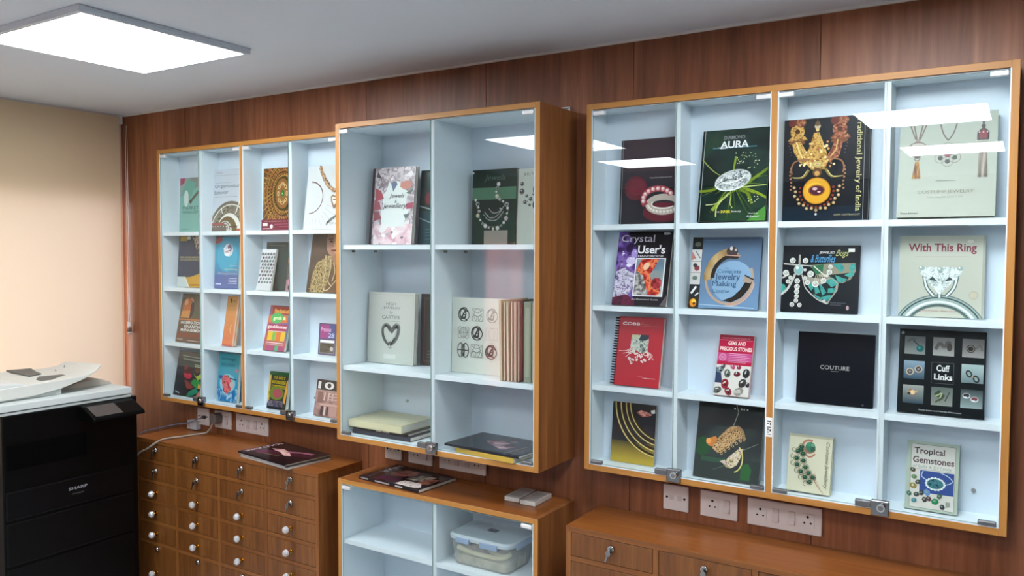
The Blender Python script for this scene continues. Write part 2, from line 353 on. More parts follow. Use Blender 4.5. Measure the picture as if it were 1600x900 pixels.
# ------------------------------------------------------------------ drawer units
def crystal_knob(parent, x, y, z):
    k = MB().cyl((x, y, z), (x, y - .004, z), .009, BRASS).cyl((x, y - .004, z), (x, y - .02, z), .0045, BRASS, .006).build('knob', parent, label='brass stemmed knob')
    m = MB(); n = 8; rings = [(-.018, .006), (-.022, .0135), (-.028, .016), (-.036, .0135), (-.041, .007)]
    vs = [(x, y - .017, z)]
    for j, (d, r) in enumerate(rings):
        for i in range(n):
            a = 2 * math.pi * (i + .5 * (j % 2)) / n; vs.append((x + r * math.cos(a), y + d, z + r * math.sin(a)))
    vs.append((x, y - .042, z)); fs = [(0, 1 + i, 1 + (i + 1) % n) for i in range(n)]
    for j in range(len(rings) - 1):
        for i in range(n):
            a = 1 + j * n + i; b = 1 + j * n + (i + 1) % n; c = a + n; d = b + n
            fs += [(a, b, c), (b, d, c)] if j % 2 == 0 else [(a, b, d), (a, d, c)]
    last = len(vs) - 1; base = 1 + (len(rings) - 1) * n
    fs += [(last, base + (i + 1) % n, base + i) for i in range(n)]
    m.add(vs, fs, CRYSTAL); 
    # silvered foil behind the cut glass
    m.cyl((x, y - .0205, z), (x, y - .0225, z), .010, CHROME, .008, n=8)
    m.build('crystal', k, label='faceted clear crystal')
    return k
def cam_lock(parent, x, y, z, key=True, tilt=0):
    k = MB().cyl((x, y, z), (x, y - .010, z), .0105, CHROME).cyl((x, y - .010, z), (x, y - .0125, z), .0075, STEEL).build('lock', parent, label='round chrome cam lock')
    if key:
        q = MB(); c, s = math.cos(tilt), math.sin(tilt)
        def T(a, b, yy): return (x + a * c - b * s, yy, z + a * s + b * c)
        q.cyl((x, y - .0125, z), (x, y - .022, z), .003, STEEL, n=8)
        vs = [(0, 0), (.0075, -.006), (.009, -.014), (.005, -.02), (.0028, -.021), (.0028, -.042), (-.0028, -.042), (-.0028, -.021), (-.005, -.02), (-.009, -.014), (-.0075, -.006)]
        n = len(vs); q.add([T(a, b, y - .020) for a, b in vs] + [T(a, b, y - .0222) for a, b in vs], [tuple(range(n)), tuple(range(2 * n - 1, n - 1, -1))] + [(i, (i + 1) % n, n + (i + 1) % n, n + i) for i in range(n)], STEEL)
        q.build('key', k, label='small steel key hanging down')
    return k
def drawer_unit(x0, label, dep=.2601, full=True):
    W = 1.2515; zt = LT + ZO; t = thing('drawer_cabinet', label, 'cabinet', (x0, 0, 0), group='low wooden drawer cabinets')
    MB().box((-.001, -dep - .001, zt - .018), (W + .001, -.001, zt), TOPWOOD, EDGEDX).build('top_board', t, bevel=.001)
    MB().box((0, -dep, 0), (.018, -.001, zt - .018), CABWOOD, EDGED).build('side_panel', t)
    MB().box((W - .018, -dep, 0), (W, -.001, zt - .018), CABWOOD, EDGED).build('side_panel', t)
    MB().box((.018, -.012, .02), (W - .018, -.002, zt - .018), CABWOOD).box((.018, -dep + .012, .04), (W - .018, -dep + .016, zt - .018), mat('#1c1009', .8)).build('back_panel', t)  # near-black sheet behind the drawer fronts stands in for shade in the gaps
    r = MB(); cw = (W - .018) / 4
    for i in range(1, 4): r.box((i * cw, -dep, 0), (i * cw + .018, -.02, zt - .018), CABWOOD, EDGED)
    zs = [(-.9245, -1.0025), (-1.0205, -1.1015), (-1.1195, -1.1995), (-1.2175, -1.2985), (-1.3165, -1.4015), (-1.4195, -1.625)]
    for i in range(4):
        for (a, b), (c, d) in zip(zs[:-1], zs[1:]): r.box((i * cw + .018, -dep, c + ZO + .0012), ((i + 1) * cw, -.02, b + ZO - .0012), CABWOOD, EDGEDX)
        r.box((i * cw + .018, -dep, 0), ((i + 1) * cw, -.02, zs[-1][1] + ZO - .0012), CABWOOD, EDGEDX)
    r.build('rails', t)
    for i in range(4):
        for j, (a, b) in enumerate(zs):
            xa = i * cw + .018 + .0018; xb = (i + 1) * cw - .0018
            d = MB().box((xa, -dep + .0006, b + ZO + .0006), (xb, -dep + .017, a + ZO - .0006), DRAWW).build('drawer', t, bevel=.0012)
            xc = (xa + xb) / 2; zc = (a + b) / 2 + ZO
            if j in (0, 1): cam_lock(d, xc + .004, -dep, zc + (.013 if j == 0 else .010), True, R(random.uniform(-22, 14)))
            elif j == 5: cam_lock(d, xc + .004, -dep, a + ZO - .014, False); crystal_knob(d, xc - .004, -dep, a + ZO - .13)
            else: crystal_knob(d, xc, -dep, zc)
    return t
drawer_unit(-3.673, 'low wooden drawer cabinet with rows of crystal knobs, beside the black copier')
drawer_unit(-1.2715, 'low wooden drawer cabinet with chrome locks, under the wall cabinet with the costume jewelry book')

# ------------------------------------------------------------------ wall plates
HOLE = mat('#0c0c0c', .8); LINE = mat('#c6bebc', .5)
def plate_base(t, W):
    MB().box((0, -.009, 0), (W, 0, .088), PLASTIC).build('plate', t, bevel=.003)
def socket(t, cx, cz=.044):
    s = MB().box((cx - .02, -.0105, cz - .022), (cx + .02, -.009, cz + .022), PLASTIC)
    for dx, dz, r in ((0, .012, .0042), (-.0095, -.007, .003), (.0095, -.007, .003)): s.cyl((cx + dx, -.0112, cz + dz), (cx + dx, -.0103, cz + dz), r, HOLE, n=12)
    s.build('socket', t)
def switch(t, cx, cz=.044):
    MB().prism([(-.0095, cz - .021), (-.015, cz - .021), (-.0115, cz), (-.0125, cz + .021), (-.0095, cz + .021)], 'x', cx - .0095, cx + .0095, mat('#d0c8c6', .35)).build('switch', t, bevel=.0008)
GP = 'white electrical plates on the wood wall'
def tele(x, label):
    t = thing('wall_plate', label, 'socket plate', (x, -.0005, ZO - .874), group=GP); plate_base(t, .09)
    s = MB()
    for dx in (-.031, .031): s.cyl((.045 + dx, -.0102, .044), (.045 + dx, -.0088, .044), .0042, HOLE, n=12)
    for dx in (-.022, .006): s.box((.045 + dx, -.0098, .036), (.045 + dx + .016, -.009, .052), LINE)
    s.build('jack', t); return t
def single(x, label):
    t = thing('wall_plate', label, 'socket plate', (x, -.0005, ZO - .874), group=GP); plate_base(t, .125); socket(t, .042); switch(t, .09); return t
def double(x, label):
    t = thing('wall_plate', label, 'socket plate', (x, -.0005, ZO - .874), group=GP); plate_base(t, .23); socket(t, .042); switch(t, .09); switch(t, .14); socket(t, .188); return t
pa = tele(-1.031, 'small square white plate with two screw holes, under the cabinet with the gold bangles book')
pb = single(-.9, 'white plate with one socket and one switch, under the cabinet with the gold earring book')
pc = double(-.743, 'wide white double socket plate, under the cabinet with the small cream jewellery book')
z_ = ZO - .874
dup(pa, (-2.283, -.0005, z_), 'small square white plate behind the magazine on the low glass cabinet')
dup(pb, (-2.156, -.0005, z_), 'white single socket plate just under the chrome lock of the middle wall cabinet')
dup(pc, (-1.995, -.0005, z_), 'wide white double socket plate under the middle wall cabinet')
dup(pa, (-3.534, -.0005, z_), 'small white plate with the network cable plugged in, nearest the copier')
dup(pb, (-3.399, -.0005, z_), 'white socket plate holding the grey power plug')
dup(pc, (-3.239, -.0005, z_), 'wide white double socket plate above the stack of magazines by the copier')
# plug, network box and cables
pl = thing('power_plug', 'grey moulded power plug and its cable running down behind the copier', 'plug', (-3.357, -.0125, ZO - .822))
GC = mat('#6c6662', .5); GCL = mat('#9d958c', .5)
MB().prism([(-.021, -.022), (.021, -.022), (.026, .004), (.016, .026), (-.016, .026), (-.026, .004)], 'y', -.042, 0, GC).build('plug_body', pl, bevel=.004)
def spl(P, n=10):
    out = []; P = [Vector(p) for p in P]; Q = [P[0]] + P + [P[-1]]
    for i in range(1, len(Q) - 2):
        a, b, c, d = Q[i - 1:i + 3]
        for k in range(n):
            t = k / n; out.append(.5 * ((2 * b) + (c - a) * t + (2 * a - 5 * b + 4 * c - d) * t * t + (-a + 3 * b - 3 * c + d) * t ** 3))
    out.append(Q[-2]); return out
def rel(pts, o): return [(a - o[0], b - o[1], c + ZO - o[2]) for a, b, c in pts]
O = (-3.357, -.0125, ZO - .822)
MB().tube(spl(rel([(-3.36, -.05, -.845), (-3.372, -.056, -.87), (-3.40, -.06, -.893), (-3.437, -.082, -.9005), (-3.456, -.161, -.9005), (-3.478, -.232, -.8995), (-3.487, -.268, -.909), (-3.53, -.285, -.940), (-3.61, -.30, -1.0), (-3.64, -.30, -1.2)], O)), .0042, GCL, 8).build('cable', pl, label='light grey round cable')
nc = thing('network_cable', 'thin blue grey network cable trailing from the wall plate to the copier', 'cable', (-3.49, -.012, ZO - .83))
O = (-3.49, -.012, ZO - .83)
MB().tube(spl(rel([(-3.475, -.02, -.832), (-3.50, -.035, -.842), (-3.56, -.045, -.866), (-3.64, -.05, -.880), (-3.78, -.055, -.915), (-3.87, -.06, -.938), (-3.93, -.07, -.965), (-3.97, -.10, -1.05)], O)), .0032, mat('#707690', .5), 8).build('cable', nc)
MB().box((.008, -.012, -.007), (.026, 0, .006), mat('#3c3c40', .4)).build('cable_plug', nc)
nb = tag(MB().box((-3.59, -.028, ZO - .9), (-3.52, -.0005, ZO - .857), mat('#cfd2da', .4)).box((-3.583, -.0285, ZO - .892), (-3.566, -.0275, ZO - .868), LINE).build('network_box', bevel=.003), 'small white network box sitting on the drawer cabinet against the wall', 'junction box')

# ------------------------------------------------------------------ copier
cp = thing('photocopier', 'large black office copier with a pale grey document feeder, in front of the blind', 'copier', (-3.5, -.656, 0))
zz = lambda v: v + ZO
GREY = mat('#c2c8c6', .45); GREYD = mat('#5c5d5b', .6); GREY2 = mat('#8d9292', .5)
bd = MB().box((-.60, -.297, .03), (0, .297, zz(-.673)), BLACKP)
bd.box((-.02, -.29, zz(-1.30)), (.006, .27, zz(-1.12)), mat('#040405', .35, spec=.2)).box((-.02, -.29, .10), (.006, .27, zz(-1.31)), mat('#040405', .35, spec=.2))
bd.box((-.02, -.29, zz(-1.11)), (.005, .27, zz(-.99)), mat('#060608', .3, spec=.2))
bd.build('body', cp, bevel=.006)
MB().box((-.03, -.28, zz(-.90)), (.0035, .05, zz(-.80)), mat('#020202', .8, spec=.05)).build('output_slot', cp)
MB().box((-.58, -.28, 0), (-.02, .28, .03), GREYD).build('plinth', cp)
# lettering on the front
def font_mesh(s, bold=False, shear=0.0, serif=False):
    cu = bpy.data.curves.new('t', 'FONT'); cu.body = s; cu.size = 1; cu.shear = shear; cu.resolution_u = 3
    if bold: cu.offset = .022
    o = bpy.data.objects.new('t', cu); COL.objects.link(o); dg = bpy.context.evaluated_depsgraph_get(); dg.update()
    me = bpy.data.meshes.new_from_object(o.evaluated_get(dg)); bpy.data.objects.remove(o)
    vs = [tuple(v.co[:2]) for v in me.vertices]; fs = [tuple(p.vertices) for p in me.polygons]
    if serif and fs:
        cnt = {}
        for f in fs:
            for a, b in zip(f, f[1:] + f[:1]): cnt[(min(a, b), max(a, b))] = cnt.get((min(a, b), max(a, b)), 0) + 1
        base = len(vs)
        for (a, b), c in cnt.items():
            if c != 1: continue
            (x0, y0), (x1, y1) = vs[a], vs[b]
            if abs(y0 - y1) > .004 or not (.05 < abs(x1 - x0) < .16): continue
            if min(abs(y0), abs(y0 - .449), abs(y0 - .682)) > (.03 if bold else .01) and y0 < .69: continue
            if len([1 for (p, q), c2 in cnt.items() if c2 == 1 and (p in (a, b) or q in (a, b)) and (p, q) != (a, b) and abs(vs[p][1] - vs[q][1]) < .05]): continue
            xa, xb = min(x0, x1) - .045, max(x0, x1) + .045; h = .032 * (1 if y0 < .2 else -1)
            k = len(vs); vs += [(xa, y0), (xb, y0), (xb, y0 + h), (xa, y0 + h)]; fs.append((k, k + 1, k + 2, k + 3))
    bpy.data.meshes.remove(me)
    return vs, fs
def text_into(mb, s, fn, m, **kw):
    """fn maps a point of the text's unit box to 3D"""
    vs, fs = font_mesh(s, **kw)
    if not vs: return
    x0 = min(v[0] for v in vs); x1 = max(v[0] for v in vs); y0 = min(v[1] for v in vs); y1 = max(v[1] for v in vs)
    mb.add([fn((x - x0) / (x1 - x0 + 1e-9), (y - y0) / (y1 - y0 + 1e-9)) for x, y in vs], fs, m)
lg = MB(); text_into(lg, 'SHARP', lambda a, b: (.0056, -.034 + .083 * a, zz(-1.042) + .013 * b), mat('#8f9296', .4), bold=True)
text_into(lg, 'MX-M364N', lambda a, b: (.0056, -.018 + .050 * a, zz(-1.064) + .008 * b), mat('#5c5e60', .4))
lg.build('lettering', cp, recalc=False, label='grey maker lettering')
MB().box((-.585, -.31, zz(-.673)), (-.001, .268, zz(-.6635)), mat('#a9afae', .45)).box((-.58, -.30, zz(-.6636)), (-.012, .26, zz(-.6595)), mat('#3c3e3e', .7)).build('scanner_bed', cp)
MB().box((-.59, -.315, zz(-.6600)), (0, .272, zz(-.6285)), GREY).build('platen_cover', cp, bevel=.004)
# output wedge under the feeder tray
MB().prism([(-.02, zz(-.6285)), (.275, zz(-.6285)), (.262, zz(-.617)), (.215, zz(-.598)), (.19, zz(-.597)), (-.02, zz(-.615))], 'x', -.50, -.16, mat('#b9b0a4', .5)).build('output_tray', cp, bevel=.002)
# feeder: bottom block and the swept tray
MB().prism([(-.33, zz(-.6285)), (-.014, zz(-.6285)), (-.014, zz(-.595)), (-.33, zz(-.60))], 'x', -.52, -.07, GREY).build('feeder_base', cp, bevel=.004)
tr = MB(); NX = 10; ny = 14
def prof(s_):            # s 0..1 along the tray: (y, z bottom, z rim top)
    K = [(-.33, -.622, -.572), (-.28, -.620, -.571), (-.13, -.617, -.567), (-.014, -.599, -.563), (.082, -.573, -.5585), (.140, -.548, -.543), (.178, -.524, -.515)]
    t_ = s_ * (len(K) - 1); i = min(int(t_), len(K) - 2); f_ = t_ - i
    return tuple(K[i][k] * (1 - f_) + K[i + 1][k] * f_ for k in range(3))
top = []; bot = []
for i in range(NX + 1):
    u = i / NX; x = -.055 - .40 * u
    for j in range(ny + 1):
        s_ = j / ny; y, a, b = prof(s_); e_ = (u - .03) * .085 * s_ ** 2 - (.018 * max(0, (.12 - u) / .12) ** 2 + .05 * max(0, (u - .75) / .25) ** 2) * s_ ** 4
        rim = min(1, min(u, 1 - u) / .08); dipz = -.006 * rim * (1 - .55 * s_)
        rz = u * (.022 - .045 * s_ ** 1.6)
        top.append((x, y + e_, zz(b + dipz + rz))); bot.append((x, y + e_, zz(a + rz)))
n1 = (NX + 1) * (ny + 1); vs = top + bot; fs = []
idx = lambda i, j: i * (ny + 1) + j
for i in range(NX):
    for j in range(ny):
        fs.append((idx(i, j), idx(i, j + 1), idx(i + 1, j + 1), idx(i + 1, j))); fs.append((n1 + idx(i, j), n1 + idx(i + 1, j), n1 + idx(i + 1, j + 1), n1 + idx(i, j + 1)))
for j in range(ny):
    fs.append((idx(0, j), n1 + idx(0, j), n1 + idx(0, j + 1), idx(0, j + 1))); fs.append((idx(NX, j), idx(NX, j + 1), n1 + idx(NX, j + 1), n1 + idx(NX, j)))
for i in range(NX):
    fs.append((idx(i, 0), idx(i + 1, 0), n1 + idx(i + 1, 0), n1 + idx(i, 0))); fs.append((idx(i, ny), n1 + idx(i, ny), n1 + idx(i + 1, ny), idx(i + 1, ny)))
tr.add(vs, fs, mat('#c9cac4', .5)); tr.build('feeder_tray', cp, bevel=.004)
def on_tray(px, s_): 
    y, a, b = prof(s_); return y, zz(b) - .010 * (1 - .55 * s_) + .012 * ((-.055 - px) / .40) * s_
# feeder head beyond the paper slot, recess and paper guides
MB().prism([(-.33, zz(-.600)), (-.165, zz(-.600)), (-.165, zz(-.566)), (-.20, zz(-.556)), (-.33, zz(-.548))], 'x', -.46, -.06, mat('#c6cac7', .45)).build('feeder_head', cp, bevel=.005)
def inlay(name, pts, m, label=None):
    n = len(pts); vs = [(a, b, zz(c) + .0028) for a, b, c in pts] + [(a, b, zz(c) - .008) for a, b, c in pts]
    MB().add(vs, [tuple(range(n)), tuple(range(2 * n - 1, n - 1, -1))] + [(i, (i + 1) % n, n + (i + 1) % n, n + i) for i in range(n)], m).build(name, cp, label=label)
inlay('paper_slot', [(-.4568, -.0573, -.5509), (-.4353, .0421, -.5521), (-.3455, .0192, -.557), (-.2874, .012, -.5602), (-.2616, -.0522, -.5616)], GREYD)
inlay('finger_recess', [(-.1752, -.0688, -.5664), (-.2234, -.0327, -.5637), (-.2082, .0624, -.5646), (-.1761, .0653, -.5663), (-.1311, .0462, -.5688), (-.101, .0123, -.5705), (-.1297, -.0732, -.5689)], GREYD, 'dark oval recess in the feeder')
for a, b, c in ((-.3288, .0975, -.562), (-.3898, .1726, -.556)): MB().prism([(b - .006, zz(c) - .012), (b + .006, zz(c) - .012), (b, zz(c) + .010)], 'x', a, a + .005, GREY2).build('paper_guide', cp)
# control panel jutting from the front
MB().prism([(0, zz(-.676)), (.035, zz(-.684)), (.115, zz(-.722)), (.118, zz(-.738)), (.03, zz(-.745)), (0, zz(-.742))], 'y', .02, .262, BLACKP).build('control_panel', cp, bevel=.005)
MB().add([(.034, .035, zz(-.6825)), (.108, .035, zz(-.7175)), (.108, .16, zz(-.7175)), (.034, .16, zz(-.6825))], [(0, 1, 2, 3)], mat('#4c4745', .25)).add([(.034, .035, zz(-.6845)), (.108, .035, zz(-.7195)), (.108, .16, zz(-.7195)), (.034, .16, zz(-.6845))], [(0, 3, 2, 1)], mat('#4c4745', .25)).build('display', cp, label='grey touch display')

# ------------------------------------------------------------------ printed covers
class Art:
    """flat print on a cover: u, v run 0..1 over the cover, v upwards"""
    def __init__(s, w, H, rough=.3): s.w = w; s.H = H; s.mb = MB(); s.tx = MB(); s.y = -.0004; s.rough = rough; s.as_ = w / H
    def C(s, c): return c if not isinstance(c, str) else mat(c, s.rough, spec=.18)
    def step(s): s.y -= .00004
    def poly(s, pts, c, keep=False):
        if not keep: s.step()
        P = list(pts)
        if any(p[0] < 0 or p[0] > 1 or p[1] < 0 or p[1] > 1 for p in P):
            for ax, sg, lim in ((0, 1, 0), (0, -1, -1), (1, 1, 0), (1, -1, -1)):
                Q = []
                for a, b in zip(P, P[1:] + P[:1]):
                    da, db = sg * a[ax] - lim, sg * b[ax] - lim
                    if da >= 0: Q.append(a)
                    if (da > 0 > db) or (da < 0 < db): t = da / (da - db); Q.append((a[0] + (b[0] - a[0]) * t, a[1] + (b[1] - a[1]) * t))
                P = Q
                if len(P) < 3: return
        s.mb.add([(u * s.w, s.y, v * s.H) for u, v in P], [tuple(range(len(P)))], s.C(c))
    def rect(s, u0, v0, u1, v1, c, keep=False): s.poly([(u0, v0), (u1, v0), (u1, v1), (u0, v1)], c, keep)
    def frame(s, u0, v0, u1, v1, th, c):
        s.step(); tv = th * s.as_
        for q in ((u0, v0, u1, v0 + tv), (u0, v1 - tv, u1, v1), (u0, v0, u0 + th, v1), (u1 - th, v0, u1, v1)): s.rect(*q, c, True)
    def el(s, u, v, ru, c, rv=None, n=20, rot=0, keep=False):
        """ellipse; rv in widths, so equal radii look round"""
        rv = ru if rv is None else rv; cr, sr = math.cos(R(rot)), math.sin(R(rot)); P = []
        for k in range(n):
            a = 2 * math.pi * k / n; x = ru * math.cos(a); y = rv * math.sin(a)
            P.append((u + x * cr - y * sr, v + (x * sr + y * cr) * s.as_))
        s.poly(P, c, keep)
    def ring(s, u, v, r, th, c, a0=0, a1=360, rv=None, n=36, rot=0, keep=False):
        if not keep: s.step()
        rv = r if rv is None else rv; n = max(4, int(n * abs(a1 - a0) / 360)); cr, sr = math.cos(R(rot)), math.sin(R(rot))
        def Q(a, k): 
            x, y = (r + k) * math.cos(R(a)), (rv + k) * math.sin(R(a)); return (u + x * cr - y * sr, v + (x * sr + y * cr) * s.as_)
        for i in range(n):
            a = a0 + (a1 - a0) * i / n; b = a0 + (a1 - a0) * (i + 1) / n
            s.poly([Q(a, -th / 2), Q(b, -th / 2), Q(b, th / 2), Q(a, th / 2)], c, True)
    def line(s, pts, th, c, keep=False, taper=1.0):
        if not keep: s.step()
        n = len(pts) - 1
        for i, (a, b) in enumerate(zip(pts, pts[1:])):
            dx, dy = b[0] - a[0], (b[1] - a[1]) / s.as_; l = math.hypot(dx, dy) or 1; nx, ny_ = -dy / l, dx / l
            ta = th / 2 * (1 + (taper - 1) * i / max(1, n)); tb = th / 2 * (1 + (taper - 1) * (i + 1) / max(1, n))
            s.poly([(a[0] - nx * ta, a[1] - ny_ * ta * s.as_), (b[0] - nx * tb, b[1] - ny_ * tb * s.as_), (b[0] + nx * tb, b[1] + ny_ * tb * s.as_), (a[0] + nx * ta, a[1] + ny_ * ta * s.as_)], c, True)
    def curve(s, pts, th, c, taper=1.0):
        s.line([(p[0], p[2]) for p in spl([(a, 0, b) for a, b in pts], 8)], th, c, taper=taper)
    def text(s, st, u0, v0, u1, v1, c, rot=0, **kw):
        s.step(); y = s.y
        if rot == -90: fn = lambda a, b: ((u0 + (u1 - u0) * b) * s.w, y, (v1 + (v0 - v1) * a) * s.H)
        else: fn = lambda a, b: ((u0 + (u1 - u0) * a) * s.w, y, (v0 + (v1 - v0) * b) * s.H)
        text_into(s.tx, st, fn, s.C(c), **kw)
    def gem(s, u, v, r, c, rim='#d8d4cc', n=10, rot=0, rv=None):
        s.el(u, v, r, rim, rv=rv, rot=rot, n=n); s.el(u, v, r * .72, c, rv=(rv or r) * .72, rot=rot, n=n, keep=False)
        s.el(u - r * .2, v + r * .25 * s.as_, r * .22, '#f4f4f0', n=6)

def book(fn, x0, yb, sz, w, H, lean, t, colr, label, kind='soft', roll=0, spine=None):
    le = R(lean); b = thing('book', label, 'book', (x0, yb, sz + ZO + t * math.sin(le) + .0008 + abs(math.sin(R(roll))) * w * (1 if roll < 0 else 0)), (-le, R(roll), 0), 'books displayed in the glass cabinets')
    m = mat(colr, .35, spec=.18) if isinstance(colr, str) else colr; sp = mat(spine, .35) if spine else m
    ct = .0025 if kind == 'hard' else .0008; ins = .003 if kind == 'hard' else .0008
    c = MB().box((0, 0, 0), (w, ct, H), m).box((0, t - ct, 0), (w, t, H), m)
    if kind != 'spiral': c.box((0, ct, 0), (ct, t - ct, H), sp)
    c.build('cover', b, bevel=.0006)
    MB().box((ct + .0003, ct + .0002, ins), (w - ins, t - ct - .0002, H - ins), PAGES).build('pages', b)
    if kind == 'spiral':
        q = MB()
        for k in range(26):
            zc = H * (k + .7) / 26.4; q.tube([(.004 + .011 * math.cos(a) - .008, t * .5 + .012 * math.sin(a) , zc) for a in [2 * math.pi * i / 10 for i in range(10)]], .0016, BLACKP, 5, closed=True)
        q.build('spiral_binding', b, label='black spiral comb binding')
    if fn:
        A = Art(w, H); fn(A)
        if A.mb.f: A.mb.build('cover_print', b, recalc=False)
        if A.tx.f: A.tx.build('title', b, recalc=False)
    return b
rnd = random.Random(3)

def a_darkring(A):
    A.rect(.0, 0, .045, 1, '#15141b'); A.line([(.03, 0), (.03, 1)], .006, '#aeb2b8')
    A.rect(.05, .62, 1, 1, '#3a2b33'); A.el(.28, .42, .20, '#5a1526'); A.el(.3, .43, .14, '#6c182b')
    A.el(.75, .13, .33, '#5c1526', rv=.16)
    A.text('Applied Diamonds', .52, .525, .9, .545, '#b9b4b0')
    A.ring(.77, .22, .26, .10, '#b8aca2', rv=.12); A.ring(.77, .225, .2, .02, '#efe9e0', rv=.07, a0=150, a1=330)
    A.ring(.67, .285, .25, .10, '#9c3a46', a0=20, a1=215, rv=.17)
    for k in range(9):
        a = R(30 + 20 * k); A.el(.67 + .25 * math.cos(a), .285 + .17 * math.sin(a) * A.as_, .036, '#d8a8a8', n=8); A.el(.665 + .25 * math.cos(a), .29 + .17 * math.sin(a) * A.as_, .018, '#f4e8e6', n=6)
    for k in range(12):
        a = R(190 + 14 * k); A.el(.77 + .26 * math.cos(a), .22 + .12 * math.sin(a) * A.as_, .022, '#e6ddd2', n=7)
def a_aura(A):
    G = mottle(('#10201c', '#18302a', '#24402c'), 12, 3); A.rect(0, 0, 1, 1, G)
    A.rect(0, 0, .025, 1, '#0f1614'); A.line([(.035, 0), (.035, 1)], .008, '#aab4b4')
    for p, th, c in (([(.52, .70), (.50, .55), (.5, .45)], .03, '#7f9a2e'), ([(.02, .68), (.18, .56), (.3, .5)], .018, '#8fa04a'), ([(-.05, .33), (.2, .34), (.4, .4)], .04, '#7b8c24'), ([(.22, .12), (.36, .24), (.55, .34)], .05, '#8fa83a'), ([(.28, .05), (.3, .17), (.5, .34)], .02, '#c4d070'),
                     ([(.6, .35), (.8, .45), (1.05, .58)], .05, '#6f8a20'), ([(.62, .36), (.85, .30), (1.05, .22)], .045, '#8ea32c'), ([(.6, .34), (.72, .3), (.8, .18)], .06, '#6d8420'), ([(.6, .36), (.8, .37), (1.05, .38)], .016, '#c2d07c'), ([(.5, .33), (.48, .2), (.52, .14)], .018, '#b8c46a'), ([(.12, .18), (.3, .2), (.5, .33)], .012, '#d8e0a0')):
        A.curve(p, th, c, .7)
    for k in range(26):
        a = R(rnd.uniform(-170, 20)); q = rnd.uniform(.3, .75); A.line([(.5 + .1 * math.cos(a), .42 + .07 * math.sin(a)), (.5 + q * math.cos(a), .42 + q * .62 * math.sin(a))], rnd.uniform(.006, .02), rnd.choice(('#3f5a1e', '#5c7a24', '#7c9434', '#2f4a20')), taper=.2)
    A.poly([(.74, 0), (1, 0), (1, .16), (.9, .1)], '#4f8a3c')
    D = mottle(('#23282a', '#8d9698', '#e9eeee', '#3b4244'), 120, 5, lo=.3, hi=.7, dist=1.2)
    A.el(.5, .44, .27, '#c6ccca', rv=.15, rot=14, n=28); A.el(.5, .44, .25, D, rv=.135, rot=14, n=28)
    A.ring(.5, .47, .18, .018, '#f2f5f4', rv=.07, a0=150, a1=350, rot=14); A.ring(.42, .40, .16, .012, '#20262a', rv=.06, a0=20, a1=170, rot=14); A.ring(.5, .44, .265, .02, '#e6ecea', rv=.145, a0=180, a1=300, rot=14)
    for k in range(34): A.el(.52 + rnd.random() * .35, .56 + rnd.random() * .18, .005 + rnd.random() * .005, '#d6e0b0', n=6)
    for k in range(9): A.el(.68 + rnd.random() * .22, .19 + rnd.random() * .07, .008, '#f0f0d8', n=6)
    A.text('DIAMOND', .33, .885, .64, .925, '#8a9092', bold=True)
    A.line([(.17, .795), (.82, .795)], .018, '#4a7c88'); A.line([(.25, .80), (.7, .80)], .006, '#e2f0f2')
    A.text('AURA', .28, .79, .70, .868, '#eef2f3', bold=True); A.line([(.28, .79), (.37, .79)], .01, '#eef2f3')
    A.text('THE', .29, .09, .34, .105, '#e8e8e8'); A.text('INNER', .36, .085, .5, .115, '#e2d840', bold=True); A.text('beauty', .51, .085, .66, .112, '#e8e8e8', shear=.3)
    A.text('From India', .77, .07, .9, .082, '#e8efe8'); A.text('B.Jhaveri', .74, .03, .92, .055, '#e8efe8', shear=.35)
